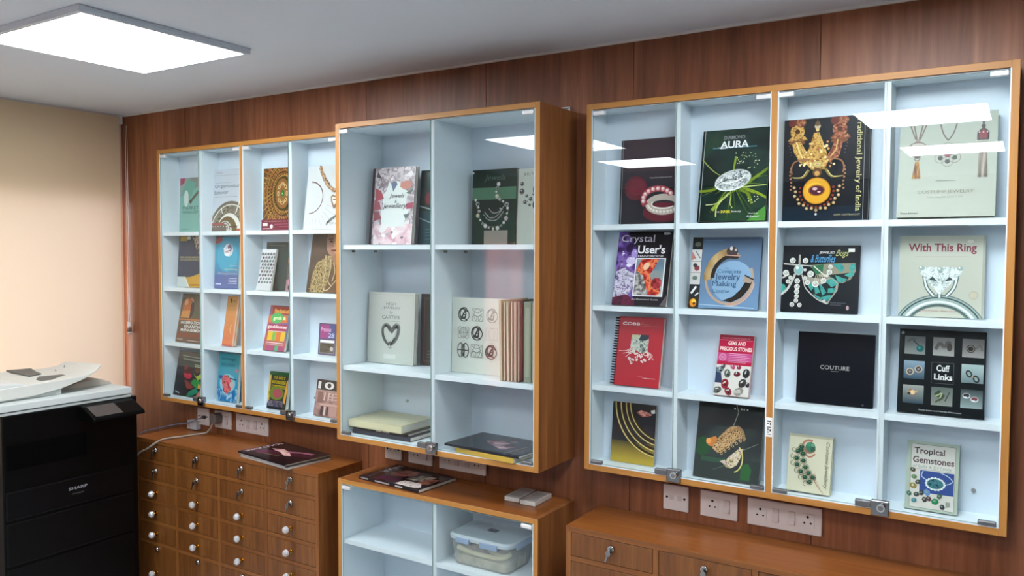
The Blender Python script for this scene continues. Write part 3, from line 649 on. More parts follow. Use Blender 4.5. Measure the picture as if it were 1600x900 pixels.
def a_trad(A):
    A.rect(0, 0, 1, 1, mottle(('#070b14', '#0b121d'), 5)); A.rect(0, 0, .93, .14, '#10202e')
    gold = mottle(('#5c3a16', '#b07c30', '#e2bc66', '#8a4a2c'), 130, 4, lo=.32, hi=.68); rust = mottle(('#4a241a', '#96523a', '#c88a5a'), 140, 4)
    for sx, mt in ((.16, gold), (.66, rust)):
        A.el(sx, .88, .085, mt, rv=.10); A.el(sx, .88, .03, '#4c2410'); A.poly([(sx - .12, .79), (sx + .13, .79), (sx + .09, .83), (sx - .07, .83)], mt); A.el(sx, .77, .10, '#7c4a24', rv=.03)
        A.el(sx - .06, .965, .05, '#6a2c24'); A.el(sx + .04, .965, .06, rust)
    A.poly([(.10, .76), (.20, .78), (.30, .64), (.30, .56), (.20, .57), (.12, .68)], gold); A.poly([(.60, .76), (.70, .76), (.66, .62), (.56, .57), (.50, .6), (.56, .68)], rust)
    A.line([(.15, .78), (.19, .68), (.24, .60)], .018, '#e8d28a'); A.line([(.64, .78), (.62, .68), (.56, .62)], .014, '#d8b070')
    A.poly([(.36, .86), (.42, .86), (.50, .70), (.54, .58), (.50, .50), (.34, .50), (.22, .60), (.30, .70)], gold)
    A.el(.40, .92, .035, '#c8b494'); A.el(.40, .945, .03, '#6a5034'); A.el(.40, .885, .02, '#e8c878'); A.line([(.40, .97), (.40, 1)], .012, '#6a5034')
    for k in range(44):
        a = rnd.random(); A.el(.20 + .42 * rnd.random(), .52 + .3 * (1 - a ** .5), .010 + .008 * rnd.random(), rnd.choice(('#e8c878', '#d89a5a', '#b86a40', '#f4e0a8')), n=6)
    A.ring(.41, .55, .06, .02, '#c9b06a', rv=.03); A.ring(.41, .55, .03, .012, '#e8d8a0', rv=.012)
    for sgn in (-1, 1):
        A.curve([(.41 + sgn * .1, .60), (.41 + sgn * .26, .585), (.41 + sgn * .31, .52), (.41 + sgn * .30, .46)], .018, '#9a6a48')
        A.curve([(.41 + sgn * .10, .50), (.41 + sgn * .17, .425), (.41 + sgn * .31, .43)], .035, '#8c7a38', .3); A.curve([(.41 + sgn * .12, .49), (.41 + sgn * .18, .43), (.41 + sgn * .28, .425)], .008, '#e8dc9a')
        for k in range(7): A.el(.41 + sgn * (.315 + .01 * math.sin(k)), .52 - .035 * k, .013, '#a8785a', n=7)
        for k in range(6): A.el(.41 + sgn * (.33 + .015 * math.sin(k)), .80 - .03 * k, .008, '#7a5a6a', n=6)
    A.el(.41, .47, .055, '#6a4a28'); A.el(.41, .46, .03, '#c89a5a')
    A.el(.41, .29, .165, '#b87418', n=36); A.el(.41, .29, .155, '#dba22c', n=36); A.el(.385, .31, .10, '#e8b43c', n=30, rv=.08)
    A.el(.41, .295, .10, '#9a5c20', rv=.07, n=24); A.el(.41, .295, .085, '#4a1e2c', rv=.055, n=24); A.el(.39, .31, .03, '#d8b0b8', rv=.018); A.el(.44, .28, .02, '#e8c8c8', rv=.01)
    for k in range(15):
        a = R(168 + 204 * k / 14); r = .20; A.el(.41 + r * math.cos(a), .29 + r * math.sin(a) * A.as_, .016, '#8c3a24', n=7)
    for k in range(17):
        a = R(172 + 196 * k / 16); r = .27 - .02 * (k % 2); A.gem(.41 + r * math.cos(a), .30 + r * .93 * math.sin(a) * A.as_, .022, '#c8b07c', '#7a5a34', 10)
    A.line([(.41, .13), (.41, .07)], .006, '#7a8890'); A.el(.41, .062, .014, '#c8d4dc')
    A.rect(.945, 0, .952, 1, '#8a8c90')
    A.text('Traditional Jewelry of India', .845, .085, .925, .975, '#dcd59a', rot=-90, serif=True)
    A.text('OPPI UNTRACHT', .62, .045, .92, .062, '#b8b088', serif=True)
def a_costume(A):
    A.rect(0, 0, 1, 1, grad('#b4b9ac', '#a4aca0', 0, .3))
    br = '#6a564c'
    for dx in (-.075, -.04, .04, .075): A.line([(.195 + dx * 1.15, .905), (.195 + dx * .3, .76)], .014, br)
    A.el(.195, .735, .03, '#8c7a70'); A.el(.195, .69, .085, '#b9b3a8', rv=.05); A.ring(.195, .69, .085, .012, br, rv=.05); A.el(.195, .60, .035, '#4a4a44'); A.ring(.195, .575, .028, .01, br)
    A.poly([(.175, .545), (.215, .545), (.24, .375), (.145, .375)], mottle(('#8a5c2c', '#b98848', '#6e4420'), 160, 2, stretch=(1, 1, .1)))
    for sx in (-1, 1): A.curve([(.51 + sx * .085, .90), (.51 + sx * .05, .80), (.51, .735)], .014, '#5c5148')
    for k in range(6):
        a = R(90 + 60 * k); u, v = .51 + .085 * math.cos(a), .60 + .085 * math.sin(a) * A.as_
        A.ring(u, v, .058, .009, '#8e8a80')
        A.el(u, v, .026, ('#7a7a6c', '#2c6c50', '#3a3c3a', '#4c4c48', '#36443c', '#2c7058')[k])
    A.el(.51, .60, .035, '#7c3a44'); A.el(.51, .61, .012, '#c89098')
    for sx in (-.03, .03): A.line([(.86 + sx, .985), (.86, .865)], .010, '#3a3230')
    A.el(.86, .855, .022, '#2c2624'); A.poly([(.80, .795), (.86, .85), (.92, .795), (.92, .72), (.80, .72)], '#3a3230'); A.poly([(.82, .79), (.86, .825), (.90, .79), (.90, .735), (.82, .735)], '#7c2c34')
    for k in range(7): A.el(.80 + .02 * k, .715 + .08 * (k % 2), .009, '#c9beb4', n=6)
    A.poly([(.825, .70), (.895, .70), (.915, .365), (.815, .365)], mottle(('#6a6258', '#988e82', '#b0a698'), 150, 2, stretch=(1, 1, .06)))
    A.line([(.40, .345), (.60, .345)], .006, '#6e7268'); A.text('COSTUME JEWELRY', .215, .215, .79, .255, '#8e8c7c', serif=True); A.text('FOR HAUTE COUTURE', .32, .18, .68, .198, '#9a9a8c')
    A.text('Thames & Hudson', .04, .03, .225, .045, '#3c3e3a', bold=True)
def a_crystal(A):
    A.rect(0, 0, 1, 1, '#17131a')
    A.poly([(0, 0), (0, 1), (.18, 1), (.34, .8), (.40, .62), (.36, .4), (.42, .2), (.36, 0)], mottle(('#2a1440', '#5a3a86', '#8a6cb8', '#3a1c4c'), 24, 3))
    A.poly([(0, .06), (.02, .46), (.15, .5), (.38, .42), (.40, .3), (.25, .1), (.1, .04)], mottle(('#6a5a84', '#b4a8c8', '#e6e4ee', '#8a84a0'), 60, 4, dist=1.5))
    A.poly([(0, 0), (0, .10), (.25, .15), (.42, .07), (.42, 0)], mottle(('#4c1430', '#6a1c3e', '#301028'), 20))
    A.el(.28, .60, .09, '#cfc4e6', rv=.07); A.el(.33, .70, .06, '#a894d4', rv=.08); A.el(.25, .54, .05, '#efeaf8', rv=.03)
    for k in range(26): A.el(.08 + rnd.random() * .3, .3 + rnd.random() * .45, .008 + .012 * rnd.random(), rnd.choice(('#efeaf8', '#c8b8e6')), n=5)
    A.text('Crystal', .06, .83, .69, .955, '#d8cedd', serif=True); A.text("User's", .38, .70, .89, .815, '#efeef0', serif=True, bold=True); A.text('HANDBOOK', .40, .655, .88, .678, '#c9c6cc', bold=True)
    A.rect(.37, .125, .92, .64, '#e8e6ea'); A.rect(.39, .14, .90, .628, mottle(('#2c3a48', '#6a8494', '#c8ccc8'), 9, 2))
    A.poly([(.39, .14), (.39, .44), (.5, .45), (.58, .34), (.64, .14)], mottle(('#4a4a4c', '#8a8886', '#c6c2be'), 60, 4))
    A.poly([(.39, .47), (.48, .62), (.62, .628), (.80, .628), (.74, .52), (.66, .42), (.70, .33), (.86, .30), (.88, .18), (.82, .14), (.66, .14), (.60, .26), (.54, .40)], mottle(('#7c1410', '#c83020', '#f08a58', '#a01c14'), 34, 3))
    A.el(.77, .40, .10, '#8a9294', rv=.09); A.el(.79, .30, .10, mottle(('#6c1014', '#a83038', '#c87070'), 60), rv=.10); A.el(.58, .53, .05, '#f4c8a8', rv=.07, rot=-30)
    A.text('An Illustrated Guide', .36, .075, .85, .095, '#c8c8cc', serif=True); A.poly([(.88, 0), (1, .16), (1, 0)], '#5a565c')
    A.rect(.84, .955, .93, .985, '#d8d8d8'); A.poly([(.93, .955), (.965, .97), (.93, .985)], '#d8d8d8')
def a_complete(A):
    A.rect(0, 0, 1, 1, grad('#6c8cae', '#566c86', .02, .22)); A.el(.62, .38, .30, '#86a6c4', n=30)
    S = ((0, .16, '#2e241c'), (.16, .33, '#26282c'), (.33, .50, '#c8c6c4'), (.50, .66, '#cfcac6'), (.66, .83, '#d2cfcc'), (.83, 1, '#20221f'))
    A.rect(0, 0, .155, 1, '#2c2e30')
    for a, b, c in S: A.rect(0, a, .15, b - .005, c)
    A.el(.07, .07, .05, '#e08a1c', rv=.06); A.el(.08, .09, .03, '#f8c840'); A.el(.085, .06, .02, '#5a2a10')
    A.line([(.03, .20), (.10, .30)], .03, '#e6e6e6'); A.line([(.09, .17), (.14, .21)], .02, '#d8d8d8'); A.el(.07, .42, .04, '#6c7a70', rv=.03); A.el(.09, .56, .04, '#8c4048'); A.el(.06, .6, .03, '#3c3c40'); A.poly([(0, .67), (0, .8), (.07, .7)], '#b87a70'); A.line([(.06, .8), (.13, .7)], .012, '#5a5c60'); A.el(.08, .90, .045, '#6a6c60', rv=.035)
    A.rect(.16, .965, .97, 1, '#4c5c70'); A.text('Jinks McGrath', .2, .945, .45, .96, '#8ca0b8')
    A.ring(.57, .42, .335, .035, '#b49a86', a0=70, a1=385, rv=.36, rot=0, n=60)
    A.ring(.60, .44, .35, .10, mottle(('#6e5430', '#a8895a', '#c8ac7c'), 9, 2), a0=84, a1=188, rv=.37, n=50); A.ring(.615, .425, .285, .055, '#2c241e', a0=75, a1=180, rv=.32, n=40)
    A.el(.59, .80, .085, '#4a3d3e', rv=.07, n=10); A.poly([(.5, .74), (.70, .735), (.66, .69), (.56, .70)], '#3a2e2a'); A.el(.575, .84, .022, '#e6ded8', rv=.03); A.el(.64, .82, .018, '#c8b8b0'); A.line([(.5, .745), (.71, .735)], .015, '#c09a88')
    A.poly([(.50, .115), (.62, .09), (.76, .16), (.86, .28), (.90, .38), (.80, .37), (.74, .27), (.64, .17)], '#26221f'); A.ring(.57, .40, .36, .018, '#c8a898', a0=-95, a1=-5, rv=.37); A.poly([(.76, .38), (.88, .36), (.90, .43), (.80, .47)], '#a89484'); A.line([(.79, .47), (.92, .41)], .02, '#2a2624')
    bl_ = '#24486c'
    A.text('The', .50, .555, .56, .57, bl_, serif=True); A.text('Complete', .40, .48, .74, .545, '#2f6484', serif=True); A.text('Jewelry', .37, .375, .73, .49, bl_, serif=True); A.text('Making', .33, .29, .68, .385, '#2a5474', serif=True); A.text('Course', .34, .22, .59, .275, '#35708f', serif=True)
    A.line([(.17, .05), (.95, .02)], .012, '#a8c4d8')
def a_bugs(A):
    A.rect(0, 0, 1, 1, mottle(('#0a0f18', '#10161f'), 6)); te = mottle(('#2c8080', '#48a39a', '#3a9088'), 40, 2)
    sv = '#c2c0b8'; W_ = '#e6e4de'
    A.poly([(.36, .70), (.60, .73), (.95, .74), (.96, .62), (.90, .50), (.80, .44), (.68, .46), (.60, .52), (.50, .54)], '#8a8672')
    A.poly([(.38, .69), (.55, .72), (.54, .60), (.46, .55)], '#2e6a48')
    A.poly([(.62, .56), (.90, .60), (.86, .48), (.78, .45), (.68, .47)], '#14201f')
    for q in ([(.66, .72), (.78, .73), (.82, .66), (.78, .60)], [(.88, .68), (.90, .73), (.95, .73), (.955, .66), (.90, .60)], [(.82, .56), (.93, .63), (.94, .56), (.88, .53)], [(.70, .56), (.80, .52), (.86, .50), (.80, .45), (.74, .46)], [(.64, .54), (.70, .5), (.74, .46), (.68, .47)]): A.poly(q, te)
    A.poly([(.29, .55), (.36, .38), (.50, .20), (.63, .13), (.66, .20), (.74, .33), (.75, .44), (.66, .52), (.5, .5), (.40, .52)], '#9a968a')
    A.poly([(.33, .46), (.40, .32), (.52, .20), (.62, .16), (.70, .30), (.72, .42), (.64, .47), (.5, .40)], '#1d2a2c')
    for q in ([(.36, .40), (.40, .44), (.43, .36), (.40, .32)], [(.43, .42), (.47, .42), (.52, .30), (.46, .27)], [(.50, .42), (.54, .40), (.60, .30), (.55, .25)], [(.58, .47), (.66, .51), (.74, .42), (.66, .38)], [(.62, .36), (.72, .37), (.70, .30), (.62, .29)], [(.52, .22), (.62, .26), (.68, .26), (.62, .17)], [(.42, .27), (.5, .24), (.56, .20), (.52, .19)]): A.poly(q, te)
    A.poly([(0, .27), (0, .42), (.05, .4), (.07, .33)], te); A.curve([(.0, .25), (.08, .33), (.15, .48), (.18, .57)], .03, sv, 1); A.line([(0, .5), (.1, .56)], .02, sv)
    A.line([(.02, .72), (.24, .70), (.40, .69)], .02, sv, taper=.6); A.line([(.42, .69), (.58, .54)], .012, W_)
    A.line([(.23, .86), (.23, .72)], .025, '#aaa498'); A.curve([(.27, .56), (.30, .44), (.34, .34), (.48, .20), (.62, .13)], .014, sv)
    for k in range(6): A.line([(.44 + .025 * k, .46), (.46 + .022 * k, .57)], .006, '#d8cdb0')
    A.el(.225, .63, .055, '#7fb0b0', rv=.065); A.el(.205, .66, .02, '#e0f0ec'); A.ring(.225, .63, .058, .012, sv, rv=.068)
    for u, v, r in ((.14, .77, .04), (.31, .77, .038), (.055, .58, .042), (.385, .57, .044), (.31, .63, .02), (.12, .51, .028), (.31, .50, .028), (.09, .45, .03), (.35, .44, .035), (.215, .46, .037), (.215, .375, .037), (.215, .30, .035), (.215, .23, .03), (.21, .165, .03), (.16, .105, .033), (.26, .10, .03), (.455, .42, .044), (.56, .475, .036), (.63, .60, .036), (.64, .68, .028), (.60, .545, .022), (.54, .44, .015), (.58, .17, .02)):
        A.gem(u, v, r, '#b6b6ae', W_, 10)
    A.text('JEWELED', .49, .865, .69, .905, '#dcdcd8', bold=True); A.text('Bugs', .70, .81, .87, .93, '#b4b878', shear=.5); A.text('& Butterflies', .38, .745, .70, .86, '#5a9ccc', shear=.5)
    A.rect(.86, .90, .94, .95, '#e8e6e0'); A.text('Marilyn Nissenson', .66, .14, .86, .155, '#8a909a'); A.text('and Susan Jonas', .66, .11, .80, .125, '#8a909a'); A.el(.88, .08, .018, '#c0a0a0', rv=.03)
def a_ring(A):
    A.rect(0, 0, 1, 1, mat('#bfc1b3', .35, spec=.18)); A.rect(.97, 0, 1, 1, '#a9aa9e')
    A.text('With This Ring', .10, .775, .90, .905, '#8c3c50', serif=True, bold=True); A.text('THE ULTIMATE GUIDE TO WEDDING JEWELRY', .18, .735, .82, .75, '#b09c98')
    g1 = '#5e706e'; g2 = '#9db0ac'; g3 = '#dfe8e4'
    for r, th, c in ((.49, .16, g1), (.49, .135, g2), (.475, .03, '#e6ece8'), (.53, .018, '#41504e'), (.435, .02, '#4c5c5a')):
        A.ring(.49, -.26, r, th, c, a0=18, a1=162, rv=r * 1.02, n=60)
    for p in ([(.29, .60), (.33, .38), (.42, .26)], [(.70, .60), (.66, .38), (.57, .26)], [(.50, .56), (.49, .3), (.49, .24)]):
        A.curve(p, .045, g1, 1.2); A.curve(p, .022, g3, 1.0)
    A.poly([(.24, .56), (.29, .61), (.45, .62), (.49, .60), (.53, .62), (.69, .61), (.75, .56), (.66, .46), (.54, .33), (.49, .27), (.44, .33), (.32, .46)], mottle(('#6c7e7e', '#b4c4c2', '#f4faf8', '#8a9c9a', '#d4e2de'), 75, 5, dist=2.2, lo=.3, hi=.7))
    for q in ([(.26, .56), (.36, .60), (.40, .50)], [(.42, .60), (.48, .58), (.44, .48)], [(.58, .60), (.52, .58), (.55, .48)], [(.72, .56), (.62, .60), (.60, .50)], [(.49, .44), (.44, .34), (.54, .34)]): A.poly(q, g3)
    for q in ([(.49, .60), (.47, .55), (.51, .55)], [(.40, .5), (.46, .44), (.36, .46)], [(.6, .5), (.54, .44), (.64, .46)]): A.poly(q, '#3c4a4a')
    for u, v in ((.27, .60), (.72, .60), (.49, .585)): A.el(u, v, .035, g2, rv=.03); A.el(u - .01, v + .01, .012, '#ffffff', n=6)
    A.ring(.88, .28, .048, .012, '#b9b19a'); A.el(.88, .28, .032, '#c6bea6'); A.el(.83, .93, .035, '#dedad0', rv=.02); A.text('Penny Proddow · Marion Fasel', .27, .065, .68, .085, '#b04c50', serif=True)
def a_couture(A):
    A.rect(0, 0, 1, 1, mat('#070b16', .35, spec=.12)); A.text('COUTURE', .31, .485, .69, .54, '#b7b4b2', serif=True); A.line([(.45, .462), (.55, .462)], .006, '#8a8888'); A.el(.88, .03, .012, '#6a7078')
def a_cuff(A):
    A.rect(0, 0, 1, 1, mat('#0b1216', .35, spec=.12)); A.rect(0, 0, .035, 1, '#0b1216')
    G1 = ('#5c646c', '#9aa0a2'); us = (.065, .40, .735); vs_ = (.705, .405, .115)
    gr = [('#8f9490', '#6a6e70'), ('#a8a8a4', '#8c8c8a'), ('#9c9a98', '#7c7a7a'), ('#2e4a5c', '#8aa2b4'), None, ('#6c8084', '#a8bcbc'), ('#28404e', '#9aa09a'), ('#8a9088', '#5c6864'), ('#8a9c9c', '#303c40')]
    k = 0
    for j, v in enumerate((.70, .405, .115)):
        for i, u in enumerate(us):
            if k == 4:
                A.frame(.39, .37, .65, .62, .006, '#4c5254'); A.text('Cuff', .45, .515, .60, .59, '#eef0ee', serif=True, bold=True); A.text('Links', .42, .415, .635, .485, '#eef0ee', serif=True, bold=True)
            else: A.rect(u, v, u + .245, v + .215, grad(gr[k][0], gr[k][1], v * A.H, (v + .215) * A.H))
            k += 1
    d = '#3c3a38'
    A.curve([(.10, .85), (.15, .88), (.20, .87)], .03, '#5a6860'); A.line([(.17, .86), (.24, .80)], .014, d); A.el(.25, .77, .045, '#1d6a6c'); A.el(.24, .78, .015, '#48a8a4')
    A.curve([(.43, .77), (.48, .85), (.53, .80), (.58, .87), (.60, .79)], .04, '#6a6660'); A.el(.59, .80, .03, '#4c4844', rv=.05)
    A.el(.83, .80, .05, '#2e2a28'); A.ring(.83, .80, .035, .012, '#8c8478'); A.curve([(.89, .80), (.93, .85), (.96, .78)], .02, '#7c7470')
    for u, v in ((.14, .49), (.24, .525)): A.el(u, v, .046, '#cbb8a0'); A.el(u, v, .034, '#4c4a4a'); A.el(u, v, .014, '#8a8a8c')
    for u, v in ((.82, .51), (.90, .455)): A.el(u, v, .035, '#23282a', rv=.05, rot=25); A.el(u, v, .018, '#8ca09c', rv=.03, rot=25)
    A.line([(.85, .49), (.87, .47)], .016, '#b89078')
    A.line([(.12, .24), (.24, .26)], .03, '#c8a070'); A.line([(.15, .28), (.21, .21)], .03, '#a86a4c'); A.el(.18, .245, .03, '#e8c8a0'); A.el(.14, .23, .02, '#3a3830')
    A.curve([(.44, .24), (.50, .29), (.47, .22), (.55, .24), (.49, .17)], .022, '#3a4a38'); A.curve([(.45, .22), (.52, .26), (.50, .2)], .012, '#b8c48c'); A.line([(.56, .17), (.61, .28)], .014, '#3e4440'); A.curve([(.45, .15), (.5, .19), (.54, .2)], .018, '#48523f')
    for u, v, c in ((.80, .255, '#2c3036'), (.89, .22, '#7c4048')): A.el(u, v, .045, '#c9cccc', rv=.035); A.el(u, v + .005, .035, c, rv=.025); A.el(u - .01, v - .015, .02, '#e6e8e8', rv=.006)
    A.text('Susan Jonas and Marilyn Nissenson', .26, .035, .75, .055, '#c9ccca', serif=True); A.el(.04, .95, .02, '#8a9090')
def a_cobb(A):
    A.rect(0, 0, 1, 1, mat('#b01028', .35, spec=.3)); A.text('COBB', .09, .875, .48, .92, '#f0dcdc', bold=True, serif=True); A.line([(.50, .86), (.53, .93)], .004, '#e09aa0')
    A.text('CANADIAN', .54, .885, .70, .90, '#d87a84'); A.text('JEWELLERY SUPPLIES', .54, .865, .90, .876, '#d87a84')
    A.poly([(.31, .56), (.32, .74), (.70, .745), (.70, .51), (.56, .47)], mottle(('#3c444a', '#9ca49a', '#cfd4c8', '#7c8480'), 60, 4, dist=1.5)); A.poly([(.52, .745), (.70, .745), (.70, .69), (.60, .66), (.48, .66)], '#25303c'); A.poly([(.32, .68), (.32, .74), (.48, .742), (.45, .68)], '#b7bc98')
    w_ = '#e6c8c8'
    for p in ([(.34, .55), (.22, .50), (.06, .495)], [(.36, .54), (.26, .48), (.15, .46)], [(.38, .53), (.3, .46), (.22, .41)], [(.64, .50), (.74, .47), (.84, .39)], [(.66, .51), (.76, .48), (.82, .44)]): A.curve(p, .018, w_, .5)
    for k in range(22):
        u = .28 + .5 * rnd.random(); v = .325 + .17 * rnd.random(); A.el(u, v, .03 + .015 * rnd.random(), '#e8d4d0', rv=.018 + .01 * rnd.random(), rot=rnd.random() * 180, n=8); A.el(u + .006, v, .018, rnd.choice(('#b01028', '#c87a80', '#c9c4b8')), rv=.01, rot=rnd.random() * 180, n=7)
    A.el(.40, .50, .035, '#d8d0c4', rv=.045); A.ring(.66, .47, .04, .015, '#d8d0c4', rv=.03)
    A.text('catalogue', .54, .135, .64, .147, '#e8a8ac'); A.text('for jewellers and watchmakers', .64, .118, .92, .132, '#f0d8d8', bold=True)
def a_gems(A):
    A.rect(0, .50, 1, 1, '#b3173f'); A.rect(0, .56, 1, .70, '#c04a84'); A.rect(0, .925, 1, 1, '#8c2438'); A.text('WHAT A CONCISE GUIDE TO', .08, .935, .9, .955, '#d8909c'); A.line([(.02, .912), (.97, .912)], .006, '#e8a8b4')
    A.text('GEMS AND', .27, .83, .78, .895, '#f4dcd8', bold=True, serif=True); A.text('PRECIOUS STONES', .04, .735, .97, .80, '#f4dcd8', bold=True, serif=True)
    A.ring(.15, .625, .095, .02, '#d89ab4'); A.ring(.15, .625, .06, .012, '#d89ab4'); A.el(.15, .625, .03, '#d890ac')
    for k in range(6): A.line([(.32, .69 - .028 * k), (.92 - .08 * (k % 2), .69 - .028 * k)], .010, '#e8b4cc')
    A.rect(0, 0, 1, .50, '#d6d2cc'); A.poly([(0, .2), (0, .46), (.14, .40), (.22, .2)], '#2c3c5c')
    for u, v, r, c in ((.12, .42, .12, '#6a7c80'), (.34, .36, .13, '#5c645c'), (.62, .36, .10, '#6a1c2c'), (.88, .38, .14, '#2a2a2e'), (.30, .19, .15, '#8c1c28'), (.80, .22, .14, '#3a3432'), (.10, .08, .13, '#5a5c58'), (.42, .07, .13, '#7c2430'), (.72, .08, .15, '#8c8880'), (.95, .2, .08, '#26262a'), (.48, .47, .08, '#b85070'), (.2, .47, .08, '#584c54'), (.66, .47, .07, '#9c2c48')):
        A.el(u, v, r, c, rv=r * .75, rot=u * 300, n=9); A.el(u - .02, v + .02, r * .45, '#c8c8c4', rv=r * .15, rot=v * 200, n=6); A.el(u + .02, v - .02, r * .3, '#1c1a1c', rv=r * .2, n=6)
    A.rect(.58, .05, .78, .10, '#b8b4ac')
def a_gold(A):
    A.rect(0, 0, 1, 1, grad('#b49c2e', '#14161c', .012, .085)); A.rect(.0, .36, 1, .60, mottle(('#15171c', '#2c3038'), 10)); A.rect(0, .9, 1, 1, '#262420')
    for k, (r, th) in enumerate(((1.06, .03), (.94, .028), (.82, .026), (.72, .024))):
        A.ring(1.13, 1.02, r - .035, .05, '#2e1c08', a0=180, a1=262, rv=(r - .035) * 1.05, n=110); A.ring(1.13, 1.02, r, th, '#b49c50', a0=180, a1=262, rv=r * 1.05, n=110); A.ring(1.13, 1.02, r + .004, th * .35, '#e8dc98', a0=180, a1=262, rv=r * 1.05, n=110)
    A.poly([(.55, .85), (.66, .90), (.84, .87), (.92, .84), (.80, .80), (.68, .79)], mottle(('#6a2c24', '#b8685c', '#e0a898'), 70)); A.poly([(.88, .91), (.97, .93), (.98, .87), (.9, .86)], '#eeece6'); A.el(.96, .68, .05, '#14161c', rv=.03)
def a_earring(A):
    A.rect(0, 0, 1, 1, mottle(('#0a0d0d', '#1c2424', '#303a38'), 9, 2)); A.rect(0, 0, 1, .30, '#1c2a26'); A.rect(0, .70, 1, .88, '#1b1d1f')
    A.poly([(.02, .32), (.03, .50), (.12, .55), (.2, .48), (.22, .34), (.12, .28)], '#0f4a1e'); A.poly([(.72, .04), (.72, .22), (.82, .26), (.88, .18), (.86, .04)], '#145a22'); A.rect(.1, .22, .6, .28, '#244e36')
    A.line([(.58, 1), (.62, .90), (.56, .72)], .014, '#9a968a'); 
    for u in (.56, .66, .70, .75): A.el(u, .945, .015, '#d8d8d0', n=6)
    A.poly([(.16, .46), (.20, .52), (.30, .56), (.36, .50), (.28, .42), (.22, .42)], '#c87a34'); A.el(.2, .49, .04, '#e8a04c')
    A.poly([(.26, .40), (.36, .56), (.50, .70), (.60, .72), (.70, .66), (.74, .56), (.64, .56), (.52, .44), (.42, .36), (.34, .35)], mottle(('#4a2c14', '#a87844', '#d8b484', '#7a5028'), 130, 4, dist=.8))
    for i in range(7):
        for j in range(5):
            u = .30 + .055 * i + .028 * j; v = .43 + .038 * i - .022 * j
            if v < .68: A.el(u, v, .013, '#3a2010', n=6); A.ring(u, v, .016, .006, '#e0bc84', n=7)
    A.ring(.60, .56, .14, .03, '#9a7858', a0=-10, a1=80, rv=.18)
    A.poly([(.46, .20), (.52, .30), (.66, .42), (.74, .44), (.72, .34), (.66, .22), (.58, .17), (.52, .17)], mottle(('#6a5c40', '#c8bc84', '#e8d8c8', '#8c6474'), 110, 4)); A.ring(.61, .30, .13, .018, '#d8cc7c', a0=-80, a1=60, rv=.2)
    A.poly([(.40, .24), (.48, .27), (.50, .20)], '#c8b8a8'); A.line([(.5, .2), (.3, .12)], .01, '#4c6a54'); A.line([(.74, .42), (.95, .52)], .01, '#6c7a70')
def a_cream(A):
    A.rect(0, 0, 1, 1, mat('#cfccb0', .4)); A.rect(0, .955, 1, 1, '#b5b29a')
    A.ring(.47, .80, .15, .05, '#b0705c', a0=60, a1=330, rv=.15); A.el(.50, .79, .12, '#2e7456', rv=.13, n=9); A.el(.56, .76, .06, '#1c5240'); A.el(.46, .84, .05, '#3c8a68'); A.el(.55, .83, .04, '#58a07c')
    A.curve([(.36, .80), (.40, .72), (.42, .64), (.52, .62), (.62, .68)], .035, '#a86454')
    A.curve([(.58, .30), (.70, .15), (.86, .02)], .03, '#a87a64', .4); A.curve([(.64, .36), (.66, .26), (.78, .1)], .012, '#c09a84')
    P = [(.30, .78), (.22, .70), (.34, .66), (.20, .57), (.36, .54), (.22, .46), (.42, .43), (.32, .35), (.50, .34), (.42, .26), (.60, .27), (.53, .19), (.29, .73)]
    for u, v in P: A.ring(u, v, .075, .018, '#8c8468', rv=.075, n=10)
    for u, v in P: A.el(u, v, .062, '#123c2a', rv=.056, n=6); A.el(u - .01, v + .008, .025, '#2c7a54', rv=.02, n=5)
    for u, v in ((.14, .72), (.11, .60), (.12, .48), (.22, .36), (.32, .25), (.44, .15)): A.ring(u, v, .05, .014, '#6e6450', a0=90, a1=280)
    A.text('Costume Jewellery', .84, .10, .95, .91, '#6e6a54', rot=-90, serif=True, shear=.25)
def a_trop(A):
    A.rect(0, 0, 1, 1, mat('#a3b3a2', .35)); A.rect(.09, .035, .93, .955, mat('#cdcbc2', .35)); A.frame(.085, .03, .935, .955, .006, '#4c5a50')
    A.text('Tropical', .14, .79, .735, .905, '#4a3038', serif=True, bold=True); A.text('Gemstones', .12, .68, .91, .775, '#4a3038', serif=True, bold=True); A.text('of India & Sri Lanka', .12, .61, .86, .655, '#7c9486', serif=True, shear=.3); A.line([(.10, .59), (.92, .59)], .006, '#5a6458')
    A.rect(.27, .255, .92, .575, '#163e86'); A.curve([(.33, .57), (.30, .50), (.36, .46), (.44, .44)], .02, '#a8c0cc'); A.curve([(.70, .40), (.82, .42), (.89, .47), (.80, .53), (.66, .57)], .018, '#a8c0cc')
    A.el(.57, .40, .19, '#bcd0d0', rv=.135, n=14); A.el(.57, .40, .155, mottle(('#0e3c4c', '#2c7c84', '#0a2c34'), 110), rv=.105, n=16)
    for k in range(16): a = R(22.5 * k); A.el(.57 + .18 * math.cos(a), .40 + .125 * math.sin(a) * A.as_, .02, '#e0e8e4', n=6)
    for u, v, c in ((.13, .57, '#4a3420'), (.16, .47, '#5a7a44'), (.15, .34, '#8a7a34'), (.24, .40, '#33302c'), (.08, .22, '#2c5c4c'), (.22, .22, '#38443c'), (.32, .25, '#2a2a2e'), (.18, .13, '#207c84'), (.42, .265, '#5a84b8'), (.38, .16, '#34302e'), (.46, .18, '#5c2c34'), (.58, .15, '#128048'), (.66, .23, '#3c5c3c'), (.72, .085, '#2c282c')):
        r = .066 if c in ('#128048', '#8a7a34', '#5a84b8') else .05; A.el(u, v, r, c, rv=r * 1.2, rot=u * 500, n=6); A.el(u - .008, v + .006, r * .4, '#c8c8a8' if c == '#8a7a34' else '#7c9c90', n=5)
    A.rect(.78, .10, .86, .165, '#8c9488')
